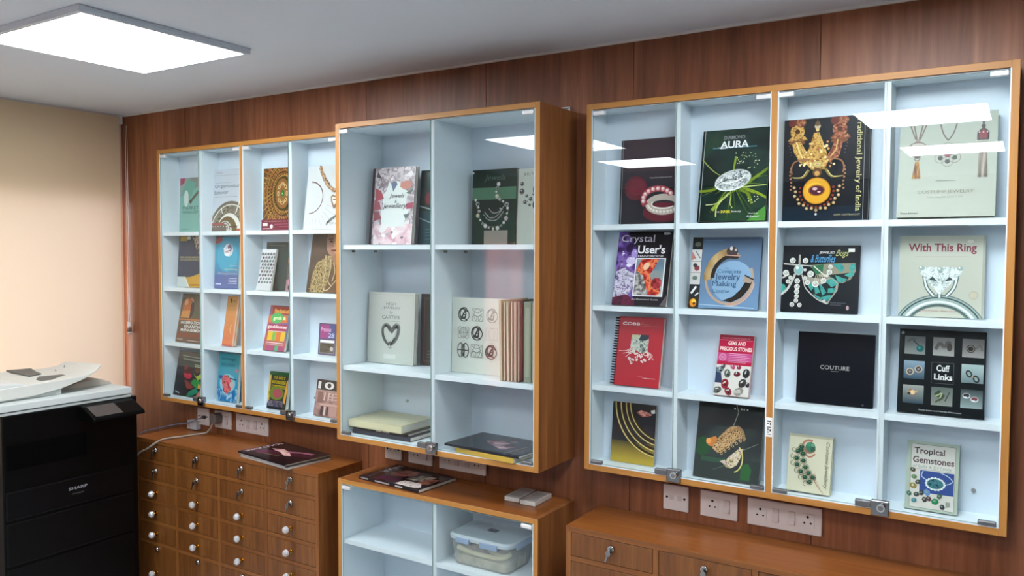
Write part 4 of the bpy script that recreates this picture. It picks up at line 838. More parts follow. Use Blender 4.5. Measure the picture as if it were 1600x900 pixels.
def a_jj(A):
    A.rect(0, 0, 1, 1, mottle(('#a8a0a4', '#d6ccd0', '#8c7c84', '#e6e0e0'), 22, 3)); A.rect(0, 0, .06, 1, '#4a3c42')
    A.rect(.10, 0, 1, .26, mottle(('#c89aa4', '#e0c0c6', '#eadcdc'), 18))
    A.poly([(.28, .24), (.24, .42), (.3, .5), (.26, .62), (.34, .70), (.40, .80), (.62, .82), (.72, .72), (.86, .68), (.82, .55), (.90, .45), (.84, .34), (.78, .24), (.52, .22)], '#dfe6e2')
    for q, c in (([(.10, .56), (.30, .60), (.22, .70), (.08, .74)], '#b45a64'), ([(.06, .44), (.24, .46), (.20, .56), (.08, .58)], '#a8606a'), ([(.08, .30), (.27, .34), (.20, .42), (.08, .44)], '#9c5c64'), ([(.66, .74), (.78, .70), (.92, .73), (.94, .80), (.80, .82), (.68, .80)], '#c88a7c'), ([(.80, .66), (.92, .64), (.98, .72)], '#6a7c70'), ([(.82, .52), (.98, .54), (.98, .46), (.84, .45)], '#b05a6c'), ([(.78, .38), (.94, .40), (.84, .32)], '#74807c'), ([(.44, .80), (.56, .82), (.60, .78), (.51, .68)], '#6c7890'), ([(.28, .28), (.46, .24), (.30, .14), (.22, .18)], '#e8e6e4'), ([(.52, .22), (.60, .22), (.68, .14), (.58, .07), (.54, .08)], '#f4f4f2'), ([(.14, .72), (.30, .76), (.24, .82)], '#8c7c80'), ([(.10, .88), (.22, .86), (.12, .96)], '#5c5054'), ([(.76, .88), (.90, .95), (.96, .90), (.84, .84)], '#eeeaea')): A.poly(q, c)
    for k in range(26): 
        u, v, s_ = rnd.random() * .9 + .05, (.84 + rnd.random() * .16) if k % 2 else rnd.random() * .2, .02 + .04 * rnd.random()
        A.poly([(u - s_, v), (u, v + s_ * .5), (u + s_ * 1.3, v + s_ * .1), (u, v - s_ * .6)], rnd.choice(('#f0ecec', '#b4a8ac', '#d8c8cc', '#8a7c82')))
    A.text('Jewels', .42, .585, .78, .655, '#4a5056', serif=True, shear=.3); A.text('&', .56, .535, .61, .575, '#4a5056', shear=.3); A.text('Jewellery', .28, .45, .86, .53, '#4a5056', serif=True, shear=.3)
def a_jjdark(A):
    A.rect(0, 0, 1, 1, mottle(('#16221f', '#203434', '#141a1c'), 10)); A.rect(0, 0, 1, .45, '#1d4048'); A.el(.35, .62, .2, '#6a1e28', rv=.16); A.line([(0, .52), (.6, .43)], .03, '#8aa0a4'); A.line([(0, .36), (.6, .24)], .025, '#7c989c')
    for v in (.20, .16, .12, .07): A.line([(.2, v), (.8, v)], .008, '#5c7c80')
def a_green(A):
    A.rect(0, 0, 1, 1, mottle(('#15382c', '#1c4636'), 5)); A.rect(0, .42, 1, 1, '#1d332a'); A.rect(0, .60, 1, .76, '#5a8468')
    A.text('Jewels', .26, .83, .76, .93, '#5c7468', shear=.4)
    A.curve([(.08, .60), (.12, .48), (.18, .36), (.34, .26), (.52, .24), (.68, .26), (.80, .38), (.82, .48), (.70, .56), (.60, .60), (.56, .68), (.62, .80)], .012, '#7c8078')
    for i, (u, v) in enumerate(((.08, .60), (.13, .545), (.15, .50), (.17, .45), (.14, .39), (.20, .33), (.26, .28), (.32, .25), (.40, .225), (.50, .21), (.60, .22), (.68, .25), (.74, .29), (.79, .345), (.81, .41), (.82, .48), (.80, .53), (.72, .57), (.64, .60), (.58, .64), (.56, .70), (.58, .75), (.61, .80))):
        A.gem(u, v, (.03, .044, .024)[i % 3], ('#e6e6e2', '#38443e', '#e8e0dc', '#c8a0a8', '#d8d0a0')[i % 5], '#c8ccc6', 9)
    for p in ([(.30, .44), (.42, .36), (.56, .37), (.70, .46)], [(.28, .40), (.40, .33), (.58, .33), (.74, .44)], [(.40, .48), (.50, .42), (.64, .44), (.76, .52)]): A.curve(p, .02, '#a0a4a0')
    for k in range(12): A.el(.30 + .4 * rnd.random(), .36 + .12 * rnd.random(), .016, rnd.choice(('#8a4a44', '#c8ccc8', '#303a36')), n=7)
    A.rect(.30, 0, .84, .19, '#a39c90'); A.el(.03, .96, .02, '#e6e8e4')
def a_whiteneck(A):
    A.rect(0, 0, 1, 1, '#c8cdc2'); A.text('JEWELS', .12, .90, .92, .945, '#8a8c84', serif=True)
    for u, v, r in ((.10, .80, .05), (.10, .70, .07), (.22, .64, .04), (.18, .56, .05), (.32, .60, .045), (.30, .52, .035), (.40, .66, .04)): A.gem(u, v, r, '#4a4c4c', '#8c8c86', 9)
    for u, v in ((.52, .72), (.52, .52)): A.ring(u, v, .12, .05, '#3a5a4c', rv=.12); A.gem(u, v, .08, '#9aa8a0', '#d8dcd4', 9)
    for k in range(12): A.el(.2 + .3 * rnd.random(), .5 + .22 * rnd.random(), .014, '#5c5e58', n=6)
def a_high(A):
    A.rect(0, 0, 1, 1, grad('#b9c0b8', '#c6c6be', 0, .28)); A.frame(.03, .03, .97, .97, .003, '#a4aaa2')
    g = '#6c706c'
    A.text('HIGH', .38, .82, .60, .86, g, serif=True); A.text('JEWELRY', .30, .755, .70, .80, g, serif=True); A.text('by', .46, .69, .54, .74, g, serif=True, shear=.2); A.text('CARTIER', .30, .625, .70, .675, g, serif=True); A.line([(.32, .595), (.70, .595)], .005, '#8c908a')
    A.curve([(.48, .27), (.36, .36), (.34, .50), (.42, .535), (.50, .47)], .075, '#4c504e', 1); A.curve([(.48, .27), (.60, .34), (.66, .46), (.645, .545), (.56, .50), (.50, .44)], .08, '#5a5e5c', 1)
    A.curve([(.46, .30), (.385, .38), (.365, .48), (.41, .515)], .03, '#b9bdb8'); A.curve([(.52, .31), (.60, .40), (.63, .50)], .028, '#a8acaa'); A.curve([(.50, .27), (.54, .30), (.59, .36)], .03, '#222624'); A.el(.40, .53, .03, '#202424', rv=.02); A.poly([(.57, .51), (.64, .55), (.66, .49)], '#202424')
    A.poly([(.42, .235), (.50, .21), (.56, .235), (.5, .225)], '#868a86'); A.rect(.36, .07, .62, .135, '#c9cec8'); A.text('ABRAMS', .42, .09, .56, .105, '#dfe2de')
def a_highdark(A):
    A.rect(0, 0, 1, 1, '#3a3533'); A.frame(.1, .06, .9, .94, .01, '#6c645e')
    for v in (.12, .16, .2): A.line([(.2, v), (.8, v)], .008, '#8c867e')
def a_mono(A):
    A.rect(0, 0, 1, 1, mat('#d6dbd2', .5)); k = '#3c403e'; lt = '#8d938e'
    us = (.205, .44, .69); v3 = (.775, .535, .30)
    def c(u, v): return u, v
    for j, v in enumerate(v3):
        for i, u in enumerate(us):
            n_ = j * 3 + i; cc = k if n_ in (0, 4, 6, 8) else lt; th = .013 if cc == k else .008
            if n_ in (1, 7): 
                A.frame(u - .10, v - .085, u + .10, v + .085, .006, cc); A.ring(u, v, .06, th, cc, rv=.09); A.ring(u - .05, v - .045, .04, th, cc); A.ring(u + .05, v - .045, .04, th, cc); A.curve([(u - .09, v + .07), (u, v + .03), (u + .09, v + .07)], th, cc); A.curve([(u - .08, v + .02), (u, v - .02), (u + .08, v + .02)], th, cc)
            elif n_ == 5: A.frame(u - .10, v - .08, u + .10, v + .08, .004, '#c0aeb0'); A.ring(u, v, .05, .004, '#c0aeb0', rv=.08)
            elif n_ == 3: 
                A.ring(u, v, .07, th, cc); A.line([(u - .1, v), (u + .1, v)], th, cc); A.line([(u, v - .08), (u, v + .08)], th, cc)
                for q in (-1, 1): A.ring(u + q * .06, v + .045, .035, th, cc); A.ring(u + q * .06, v - .045, .035, th, cc)
            elif n_ == 6:
                A.ring(u - .04, v, .055, th, cc, rv=.10); A.ring(u + .04, v, .055, th, cc, rv=.10); A.line([(u - .025, v - .08), (u - .025, v + .08)], .016, cc); A.line([(u + .02, v - .08), (u + .02, v + .08)], .016, cc); A.line([(u - .1, v), (u + .1, v)], .012, cc)
            else:
                A.ring(u, v, .095, th * 1.3, cc, a0=60, a1=310); A.ring(u - .02, v + .01, .05, th * 1.6, cc, rv=.07); A.ring(u + .035, v - .01, .055, th, cc, rv=.06); A.curve([(u - .06, v - .06), (u, v + .02), (u + .03, v + .07), (u + .08, v + .03)], th * 1.6, cc); A.ring(u, v - .03, .03, th, cc)
            A.line([(u - .03, v - .115), (u + .03, v - .115)], .003, '#a0a6a0')
def a_market(A):
    A.rect(0, 0, 1, 1, mat('#7db6ac', .4)); A.poly([(0, .66), (0, 1), (1, 1), (1, .9)], '#8d9490'); A.poly([(0, .66), (.42, 1), (.05, 1), (0, .97)], '#9aa8a4'); A.poly([(.06, .72), (.3, .97), (.62, .9), (.38, .58)], '#6fae9e'); A.poly([(0, .86), (.16, .9), (.2, 1), (0, 1)], '#a85068')
    A.line([(.42, .56), (.68, .72), (.95, .86)], .07, '#665c50'); A.el(.42, .56, .05, '#5a4a40'); A.el(.25, .62, .09, '#cfe0dc', rv=.2)
    A.text('MARKETING', .12, .415, 1.0, .475, '#30564e', serif=True); A.text('MANAGEMENT', .12, .34, 1.0, .39, '#35605a', serif=True); A.text('PEARSON', .1, .04, .35, .065, '#2f6a60')
def a_org(A):
    A.rect(0, 0, 1, 1, mat('#c4ccd6', .4)); A.rect(0, .9, 1, .91, '#b0b8c4'); A.text('PEARSON', .07, .94, .28, .955, '#5a6068')
    A.text('Stephen P. Robbins', .05, .775, .58, .79, '#5c6470'); A.text('Organizational', .04, .685, 1.0, .755, '#4a5462'); A.text('Behavior', .04, .60, .50, .66, '#4a5462'); A.text('Sixteenth edition and cases', .05, .55, .8, .565, '#5c6470')
    A.rect(0, 0, 1, .06, '#6a5c52'); A.el(.62, -.05, .74, '#6d675a', n=40); A.el(.62, -.05, .68, mottle(('#4a463c', '#8c8674', '#5a5648'), 60, 3, stretch=(1, 1, 1)), n=40)
    A.ring(.62, -.05, .66, .02, '#e6e6e0', a0=0, a1=180); A.el(.58, 0, .40, '#dcdcd4', n=30); A.el(.52, .0, .33, '#6c5c40', n=30); A.el(.45, .0, .23, '#c9cac2', n=24); A.ring(.44, .02, .17, .03, '#7c7c72', a0=0, a1=180); A.ring(.43, .03, .11, .02, '#6c6a60', a0=0, a1=180); A.el(.43, .04, .05, '#d8d8d0')
    A.line([(.78, .28), (.92, .50)], .03, '#e6e6e0'); A.line([(.34, .28), (.30, .38)], .02, '#e6e6e0')
    A.rect(0, 0, .5, .11, '#6c6058'); A.rect(0, .10, .42, .13, '#a04c48')
    for k in range(6): A.el(.04 + .09 * k, .075, .014, '#e8e0d8', n=6)
    A.rect(.6, .06, .86, .085, '#5c4c38'); A.rect(.84, 0, 1, .04, '#b05c50')
def a_ornate(A):
    A.rect(0, 0, 1, 1, mat('#4c3014', .35)); A.rect(0, .17, 1, 1, '#5a3a18')
    cols = ('#b88a44', '#c87a4c', '#a8702c', '#c0984c')
    for k in range(11):
        r = .22 + .055 * k; A.ring(.64, .585, r * .78, .022, cols[k % 4] if k > 2 else '#8a8434', rv=r * 1.02, n=48)
    for k in range(40):
        a = 2 * math.pi * k / 40
        A.line([(.64 + .26 * math.cos(a), .585 + .34 * math.sin(a) * A.as_), (.64 + .9 * math.cos(a + .35), .585 + 1.0 * math.sin(a + .35) * A.as_)], .018, cols[k % 4], taper=1.5)
    for k in range(46):
        for q in range(4):
            a = 2 * math.pi * (k + .5 * (q % 2)) / 46; rr_ = .34 + .11 * q; A.el(.64 + rr_ * .8 * math.cos(a), .585 + rr_ * 1.02 * math.sin(a) * A.as_, .016, '#2c1a0c', rv=.03, rot=math.degrees(a), n=5) if 0 < .64 + rr_ * .8 * math.cos(a) < 1 else None
    A.rect(0, 0, 1, .175, '#702038'); A.el(.64, .585, .26, '#3e3818', rv=.36, n=24); A.el(.64, .585, .22, '#8a5c30', rv=.32, n=24)
    for k in range(8):
        a = R(45 * k); A.el(.64 + .13 * math.cos(a), .585 + .2 * math.sin(a) * A.as_, .06, '#d0b078', rv=.035, rot=45 * k + 90, n=9); A.el(.64 + .13 * math.cos(a), .585 + .2 * math.sin(a) * A.as_, .03, '#5a2c18', rv=.015, rot=45 * k + 90, n=8)
    A.el(.64, .585, .06, '#2c6a34', rv=.08, n=8); A.el(.64, .585, .02, '#7cc070')
    A.text('THE SPLENDOUR OF INDIA', .08, .135, .98, .155, '#c89098'); A.rect(.05, .075, .2, .12, '#e0d0d0'); A.el(.32, .065, .045, '#e8e0e0'); A.line([(.4, .1), (.98, .1)], .008, '#b86c80'); A.line([(.55, .06), (.98, .06)], .008, '#b86c80'); A.line([(.05, .03), (.28, .03)], .016, '#e0d0d0')
def a_hearts(A):
    A.rect(0, 0, 1, 1, mat('#cfd2d2', .4))
    for k in range(13): a = R(200 + 12 * k); A.line([(.22 + .36 * math.cos(a), .46 + .36 * math.sin(a) * A.as_), (.22 + .7 * math.cos(a), .46 + .7 * math.sin(a) * A.as_)], .006, '#a8acac')
    for k in range(7): A.line([(.62 + .04 * k, .82), (.60 + .05 * k, .97)], .005, '#b8bcb8')
    A.ring(.12, .50, .32, .018, '#6a3c40', rv=.30, a0=-90, a1=90, n=60); A.ring(.12, .495, .315, .006, '#9a9898', rv=.29, a0=-90, a1=90, n=60)
    P = spl([(.32, 0, .99), (.38, 0, .88), (.48, 0, .76), (.60, 0, .66), (.76, 0, .60), (1.0, 0, .56)], 7)
    for p in P: A.el(p[0] + rnd.uniform(-.015, .015), p[2] + rnd.uniform(-.01, .01), .045, rnd.choice(('#8a6a52', '#a07c60', '#75543e', '#b58e6c')), rv=.03, rot=rnd.random() * 180, n=6); A.el(p[0] + rnd.uniform(-.02, .02), p[2], .014, '#e0c0a0', n=5)
    A.poly([(.66, .50), (.71, .535), (.76, .51), (.81, .535), (.86, .50), (.85, .42), (.76, .31), (.68, .42)], '#8a6c54'); A.poly([(.69, .49), (.72, .505), (.76, .485), (.80, .505), (.83, .49), (.82, .43), (.76, .36), (.71, .43)], '#e6dcd0'); A.line([(.72, .455), (.80, .455)], .02, '#6a5040')
    A.curve([(.60, .06), (.70, .16), (.84, .2), (1, .3)], .012, '#4c4c48')
    for k in range(8): A.el(.62 + .05 * k, .10 + .025 * k, .03, '#54544e', rv=.012, rot=60 + 10 * k, n=7)
    for k in range(4): A.line([(.7 + .07 * k, .07), (.71 + .07 * k, .1)], .01, '#6c6c66')
def a_navy(A):
    A.rect(0, 0, 1, 1, mat('#253550', .35)); A.poly([(0, 0), (0, .2), (.3, .2), (.46, .02), (.46, 0)], '#c8d4d4'); A.poly([(.30, .19), (.46, 0), (1, 0), (1, .33), (.75, .25), (.5, .2)], '#c89a3a'); A.line([(.30, .2), (.46, .01)], .03, '#e8e0d0')
    A.rect(.05, .90, .32, .99, '#b89a40'); A.rect(.32, .93, .44, .99, '#c8ccc8'); A.el(.58, .965, .04, '#c8ccc8', rv=.02)
    A.poly([(.5, 1), (1, 1), (1, .28), (.86, .40), (.84, .6), (.7, .72), (.6, .86)], mottle(('#28242c', '#7c6a5c', '#c0b8ac', '#8c3c40'), 50, 4)); A.el(.9, .75, .06, '#d8d4cc', rv=.09); A.text('BUSINESS', .08, .565, .86, .60, '#b0a878', bold=True); A.text('STATISTICS', .08, .515, .86, .55, '#b0a878', bold=True); A.rect(.5, .03, .95, .06, '#a8741c')
def a_blue(A):
    A.rect(0, 0, 1, 1, grad('#5a6a9c', '#3c98b4', .03, .13)); A.el(.5, .62, .42, '#4aa4c0', n=24); A.rect(0, 0, 1, .26, '#5a689a')
    A.poly([(0, .86), (.05, 1), (.26, 1), (.3, .93), (.15, .87)], '#a84c4c'); A.el(.55, .74, .2, '#d8d8dc', n=9, rv=.18); A.el(.6, .78, .09, '#6a5a78', rv=.1); A.el(.5, .72, .08, '#c8a098'); A.el(.5, .66, .1, '#eef0f2', rv=.05)
    for k in range(10): A.el(.35 + .4 * rnd.random(), .64 + .2 * rnd.random(), .03, '#e6eaf0', n=6)
    A.text('Services', .64, .435, .94, .455, '#d8e4ec'); A.text('Marketing', .42, .345, .95, .395, '#9ab8ae', bold=True); A.text('Management', .15, .265, .95, .315, '#9a98b0', bold=True)
    for k in range(4): A.line([(.62 - .04 * (k % 2), .2 - .032 * k), (.94, .2 - .032 * k)], .016, '#c8d0e0')
    A.rect(.06, .075, .3, .1, '#c8d0e0')
def a_pebble(A):
    A.rect(0, 0, 1, 1, '#cfd0d2'); 
    for i in range(9):
        for j in range(5):
            u = .10 + .2 * j + .09 * (i % 2); v = .20 + .085 * i
            if v < .95: A.el(u, v, .075, rnd.choice(('#3c3a3e', '#5a5660', '#4a6a64', '#6c6068', '#2c2a2c')), rv=.065, rot=rnd.random() * 90, n=7); A.el(u - .01, v + .01, .02, '#b8b4b8', n=5)
    A.rect(0, 0, 1, .15, '#c8ccce')
def a_pebdark(A): A.rect(0, 0, 1, 1, '#33403f'); A.line([(.15, .93), (.85, .93)], .02, '#6a7674'); A.text('GEMMOLOGY', .15, .86, .85, .885, '#4c5a58')
def a_slim(A):
    A.rect(0, 0, 1, 1, '#5a5048'); A.rect(0, .74, 1, .95, '#c87a48'); A.rect(.3, .8, .8, .9, '#e09c68'); A.rect(0, 0, 1, .3, '#a07c84'); A.el(.5, .1, .25, '#2c2828'); A.el(.5, .25, .3, '#c88a98', rv=.4); A.el(.5, .42, .3, '#7c8474')
def a_face(A):
    A.rect(0, 0, 1, 1, grad('#4c4036', '#5a4a42', 0, .26))
    A.poly([(.42, 1), (.42, .86), (.45, .72), (.5, .66), (.58, .62), (.80, .62), (1, .68), (1, 1)], '#a07868'); A.poly([(.60, 1), (.60, .7), (.8, .62), (1, .7), (1, 1)], '#b48c78')
    A.el(.54, .86, .05, '#3c2c28', rv=.022); A.el(.86, .86, .07, '#3c2c28', rv=.024); A.line([(.46, .90), (.60, .905)], .018, '#3e2e28'); A.line([(.76, .905), (.96, .90)], .018, '#3e2e28'); A.curve([(.62, .88), (.58, .80), (.64, .775)], .02, '#7c5a4c'); A.el(.66, .71, .09, '#7c4440', rv=.025); A.line([(.58, .71), (.75, .71)], .008, '#4c2824')
    A.poly([(.12, .30), (.22, .50), (.5, .62), (.62, .62), (.66, .5), (.6, .25), (.5, .0), (.10, 0)], mottle(('#2e2418', '#8a7450', '#c0a878', '#4c3c28'), 120, 5)); A.poly([(.66, .60), (.9, .60), (1, .5), (1, 0), (.5, 0), (.64, .3)], '#6a5040'); A.poly([(.62, .62), (.85, .66), (.80, .5), (.7, .44)], '#96705c')
    for p in ([(.44, .62), (.48, .40), (.46, .2), (.50, .05), (.62, .06), (.8, .2), (1, .35)], [(.60, .55), (.62, .40), (.60, .2), (.7, .12)], [(.7, .5), (.76, .35), (.72, .2)]):
        for q in spl([(a, 0, b) for a, b in p], 9): A.el(q[0], q[2], .013, '#c8b890', n=6)
    A.line([(.08, .06), (.3, .06)], .01, '#a89878')
def a_intl(A):
    A.rect(0, 0, 1, 1, mat('#5a3c30', .35)); A.rect(0, .47, 1, 1, mottle(('#3a3830', '#5c5848', '#6a4c3c'), 12)); A.poly([(.1, .5), (.08, .8), (.2, .93), (.36, .9), (.45, .75), (.46, .5)], '#b46438'); A.poly([(.06, .50), (.08, .64), (.40, .66), (.5, .5)], '#cc8c4c'); A.el(.2, .83, .07, '#d89c70', rv=.08); A.el(.42, .88, .08, '#c08060', rv=.03, rot=-40); A.poly([(.4, .5), (.4, .8), (.5, .82), (.54, .66), (.48, .5)], '#3a2830'); A.el(.85, .83, .14, '#9c4c5c', rv=.17); A.el(.86, .88, .07, '#c8808c')
    A.line([(.5, .62), (1, .56)], .03, '#3c5c3c'); A.rect(0, .45, 1, .48, '#c07840')
    A.text('INTERNATIONAL', .10, .375, 1.05, .435, '#e6e6e2', serif=True, bold=True); A.text('FINANCIAL', .26, .295, .95, .355, '#e6e6e2', serif=True, bold=True); A.text('MANAGEMENT', .14, .22, 1.0, .28, '#e6e6e2', serif=True, bold=True)
    A.rect(.05, .1, 1, .19, '#7c4434'); A.line([(.05, .06), (.28, .05)], .03, '#a8988c'); A.line([(.45, .04), (.95, .03)], .02, '#b8a89c')
def a_orange(A):
    A.rect(0, 0, 1, 1, grad('#d8784c', '#cc9450', .04, .2)); A.rect(.86, 0, 1, 1, '#d8a890'); A.el(.32, .93, .07, '#3c3428'); A.el(.34, .885, .06, '#3c3428'); A.text('Tales', .42, .885, .75, .92, '#5a4c34')
    for v in (.81, .72, .66, .58, .47, .37, .28, .14): A.line([(.2, v), (.75, v)], .014, '#b06c3c')
    A.curve([(.62, .42), (.52, .34), (.66, .25)], .05, '#e8b87c'); A.rect(0, 0, .86, .03, '#c0504c')
def a_gods(A):
    A.rect(0, 0, 1, 1, mottle(('#3c8c94', '#7c5c8c', '#c05c44', '#4a9c70'), 9, 2, lo=.3, hi=.7)); A.rect(.12, .80, .95, .98, '#a83c30'); A.rect(.22, .83, .9, .89, '#d87834'); A.rect(.02, .62, .9, .78, '#d0703c'); A.el(.4, .72, .28, '#4cb060', rv=.18); A.text('The Book of', .22, .84, .88, .92, '#e8b860', bold=True)
    A.text('gods &', .24, .66, .82, .76, '#e6f0c0', bold=True); A.rect(.06, .44, .92, .58, '#a82c50'); A.text('goddesses', .05, .47, .92, .57, '#f4e6ea', bold=True); A.line([(.1, .43), (.9, .43)], .02, '#f0c8c8')
    A.rect(.12, .22, .92, .42, '#e0b434'); A.rect(.34, .22, .48, .42, '#70b050'); A.rect(.5, .22, .72, .42, '#d87438'); A.line([(.1, .18), (.9, .17)], .03, '#e8c8d0'); A.line([(.1, .14), (.9, .13)], .02, '#d8a8b8'); A.rect(.12, .0, .95, .11, '#a84c74'); A.rect(.55, 0, .7, .11, '#4ca06c')
def a_purple(A):
    A.rect(0, 0, 1, 1, '#5a5070'); A.rect(.08, .52, .92, .97, '#a04480'); A.rect(.6, .52, .92, .97, '#4c5488'); A.text('Precious', .12, .74, .7, .88, '#e0a8cc', bold=True); A.text('28', .55, .55, .9, .70, '#b8c4e8', bold=True); A.rect(.1, .39, .92, .47, '#eceae8'); A.frame(.08, .05, .94, .38, .02, '#a89c94'); A.rect(.1, .06, .92, .37, mottle(('#3c3630', '#6a6054'), 40, stretch=(.3, 1, 3))); A.el(.78, .2, .11, '#b8b0a8', n=6)
def a_redgreen(A):
    A.rect(0, 0, 1, 1, mat('#26242a', .35)); A.rect(0, .66, 1, 1, '#5c5a54'); A.line([(.16, .9), (1, .87)], .02, '#a8aca0'); A.line([(.2, .83), (1, .8)], .04, '#a0a498'); A.line([(.66, .72), (1, .7)], .02, '#b0bc98'); A.line([(.68, .68), (1, .665)], .02, '#b0bc98')
    A.poly([(.30, .50), (.34, .42), (.50, .38), (.62, .43), (.60, .50), (.45, .54)], '#b8344c'); A.el(.36, .63, .07, '#8a3c3c', rv=.06); A.el(.45, .56, .12, '#5c2c2c', rv=.06); A.poly([(.36, .36), (.5, .34), (.72, .22), (.66, .16), (.48, .18)], '#86403a')
    A.el(.80, .6, .1, '#6a4a34', rv=.06); A.poly([(.68, .52), (.80, .46), (.98, .56), (1, .44), (.86, .38)], '#9cb040'); A.poly([(.62, .30), (.70, .40), (.90, .38), (1, .32), (1, .22), (.80, .22)], '#2c8c48'); A.poly([(.5, .0), (.6, .12), (.85, .22), (.95, .12), (.7, .02)], '#2c8064'); A.rect(.9, .2, 1, .3, '#c89440'); A.poly([(.88, .04), (1, .18), (1, 0)], '#b87868'); A.line([(.07, .09), (.24, .05)], .03, '#a8a8ac')
def a_turq(A):
    A.rect(0, 0, 1, 1, grad('#2c8cb8', '#48a4b0', .03, .2)); A.rect(0, 0, 1, .28, mottle(('#1c5c94', '#2c7cb0', '#a8c8d8'), 26, 3)); A.text('Strategic', .12, .84, .86, .92, '#1e6c80', bold=True); A.text('BRANDS', .14, .73, .8, .80, '#2a7888', bold=True)
    A.el(.5, .38, .38, '#88c4d0', rv=.3, n=20); A.poly([(.2, .46), (.26, .54), (.5, .55), (.62, .48), (.74, .38), (.68, .24), (.5, .16), (.32, .2), (.26, .32)], mottle(('#b02c40', '#e0606c', '#d88478', '#7c3c44'), 55, 3)); A.el(.72, .36, .12, '#c0b8b8', rv=.1); A.el(.15, .5, .1, '#4c4c7c', rv=.06); A.line([(.6, .49), (.9, .47)], .04, '#3c3c58'); A.el(.9, .66, .09, '#b8788c', rv=.06); A.ring(.1, .12, .1, .02, '#9cc4d8', rv=.2)
def a_yellow(A):
    A.rect(0, 0, 1, 1, '#3c3a2c'); A.rect(0, .9, 1, 1, '#2c5a30'); A.rect(.0, .14, .1, .9, '#d8b058'); A.poly([(.84, .2), (.94, .16), (1, .5), (1, .8), (.93, .78)], '#d89c4c')
    A.text('THE', .22, .80, .44, .88, '#b8a020', bold=True); A.text('BEST', .5, .80, .86, .88, '#c0a820', bold=True); A.rect(.16, .68, .88, .76, '#b8a41c'); A.rect(.16, .55, .88, .64, '#a89820'); A.text('THING ABOUT', .18, .69, .86, .75, '#4a4414', bold=True); A.text('MY JEWELS', .18, .56, .86, .62, '#4a4414', bold=True)
    A.el(.45, .42, .4, '#6c7c30', rv=.24, n=18); A.el(.5, .42, .24, '#a85058', rv=.17, n=16); A.rect(.06, 0, .84, .22, mottle(('#3c3844', '#7c7080', '#504858'), 40)); A.rect(.06, 0, .84, .06, '#20242c')
def a_101(A):
    A.rect(0, 0, 1, 1, mottle(('#7c5c58', '#b48c84', '#94706a'), 14)); A.rect(0, .72, 1, 1, '#3a3234'); A.text('101', .06, .75, .96, .95, '#efe8e4', bold=True); A.rect(.0, .68, 1, .72, '#b09088')
    for u in (.36, .52, .68): A.line([(u, .44), (u + .02, .66)], .05, '#d8b8ac')
    for v in (.48, .56, .64): A.line([(.56, v), (.9, v)], .04, '#c8a498')
    A.rect(.2, .30, .95, .36, '#c8a094'); A.rect(.26, .04, .36, .28, '#4c3c3c'); A.rect(.4, .04, .46, .28, '#dcc4bc'); A.rect(.5, .04, .58, .28, '#4c3c3c'); A.rect(.64, .04, .9, .28, '#b89088'); A.rect(.1, .36, .3, .66, '#8c645c')

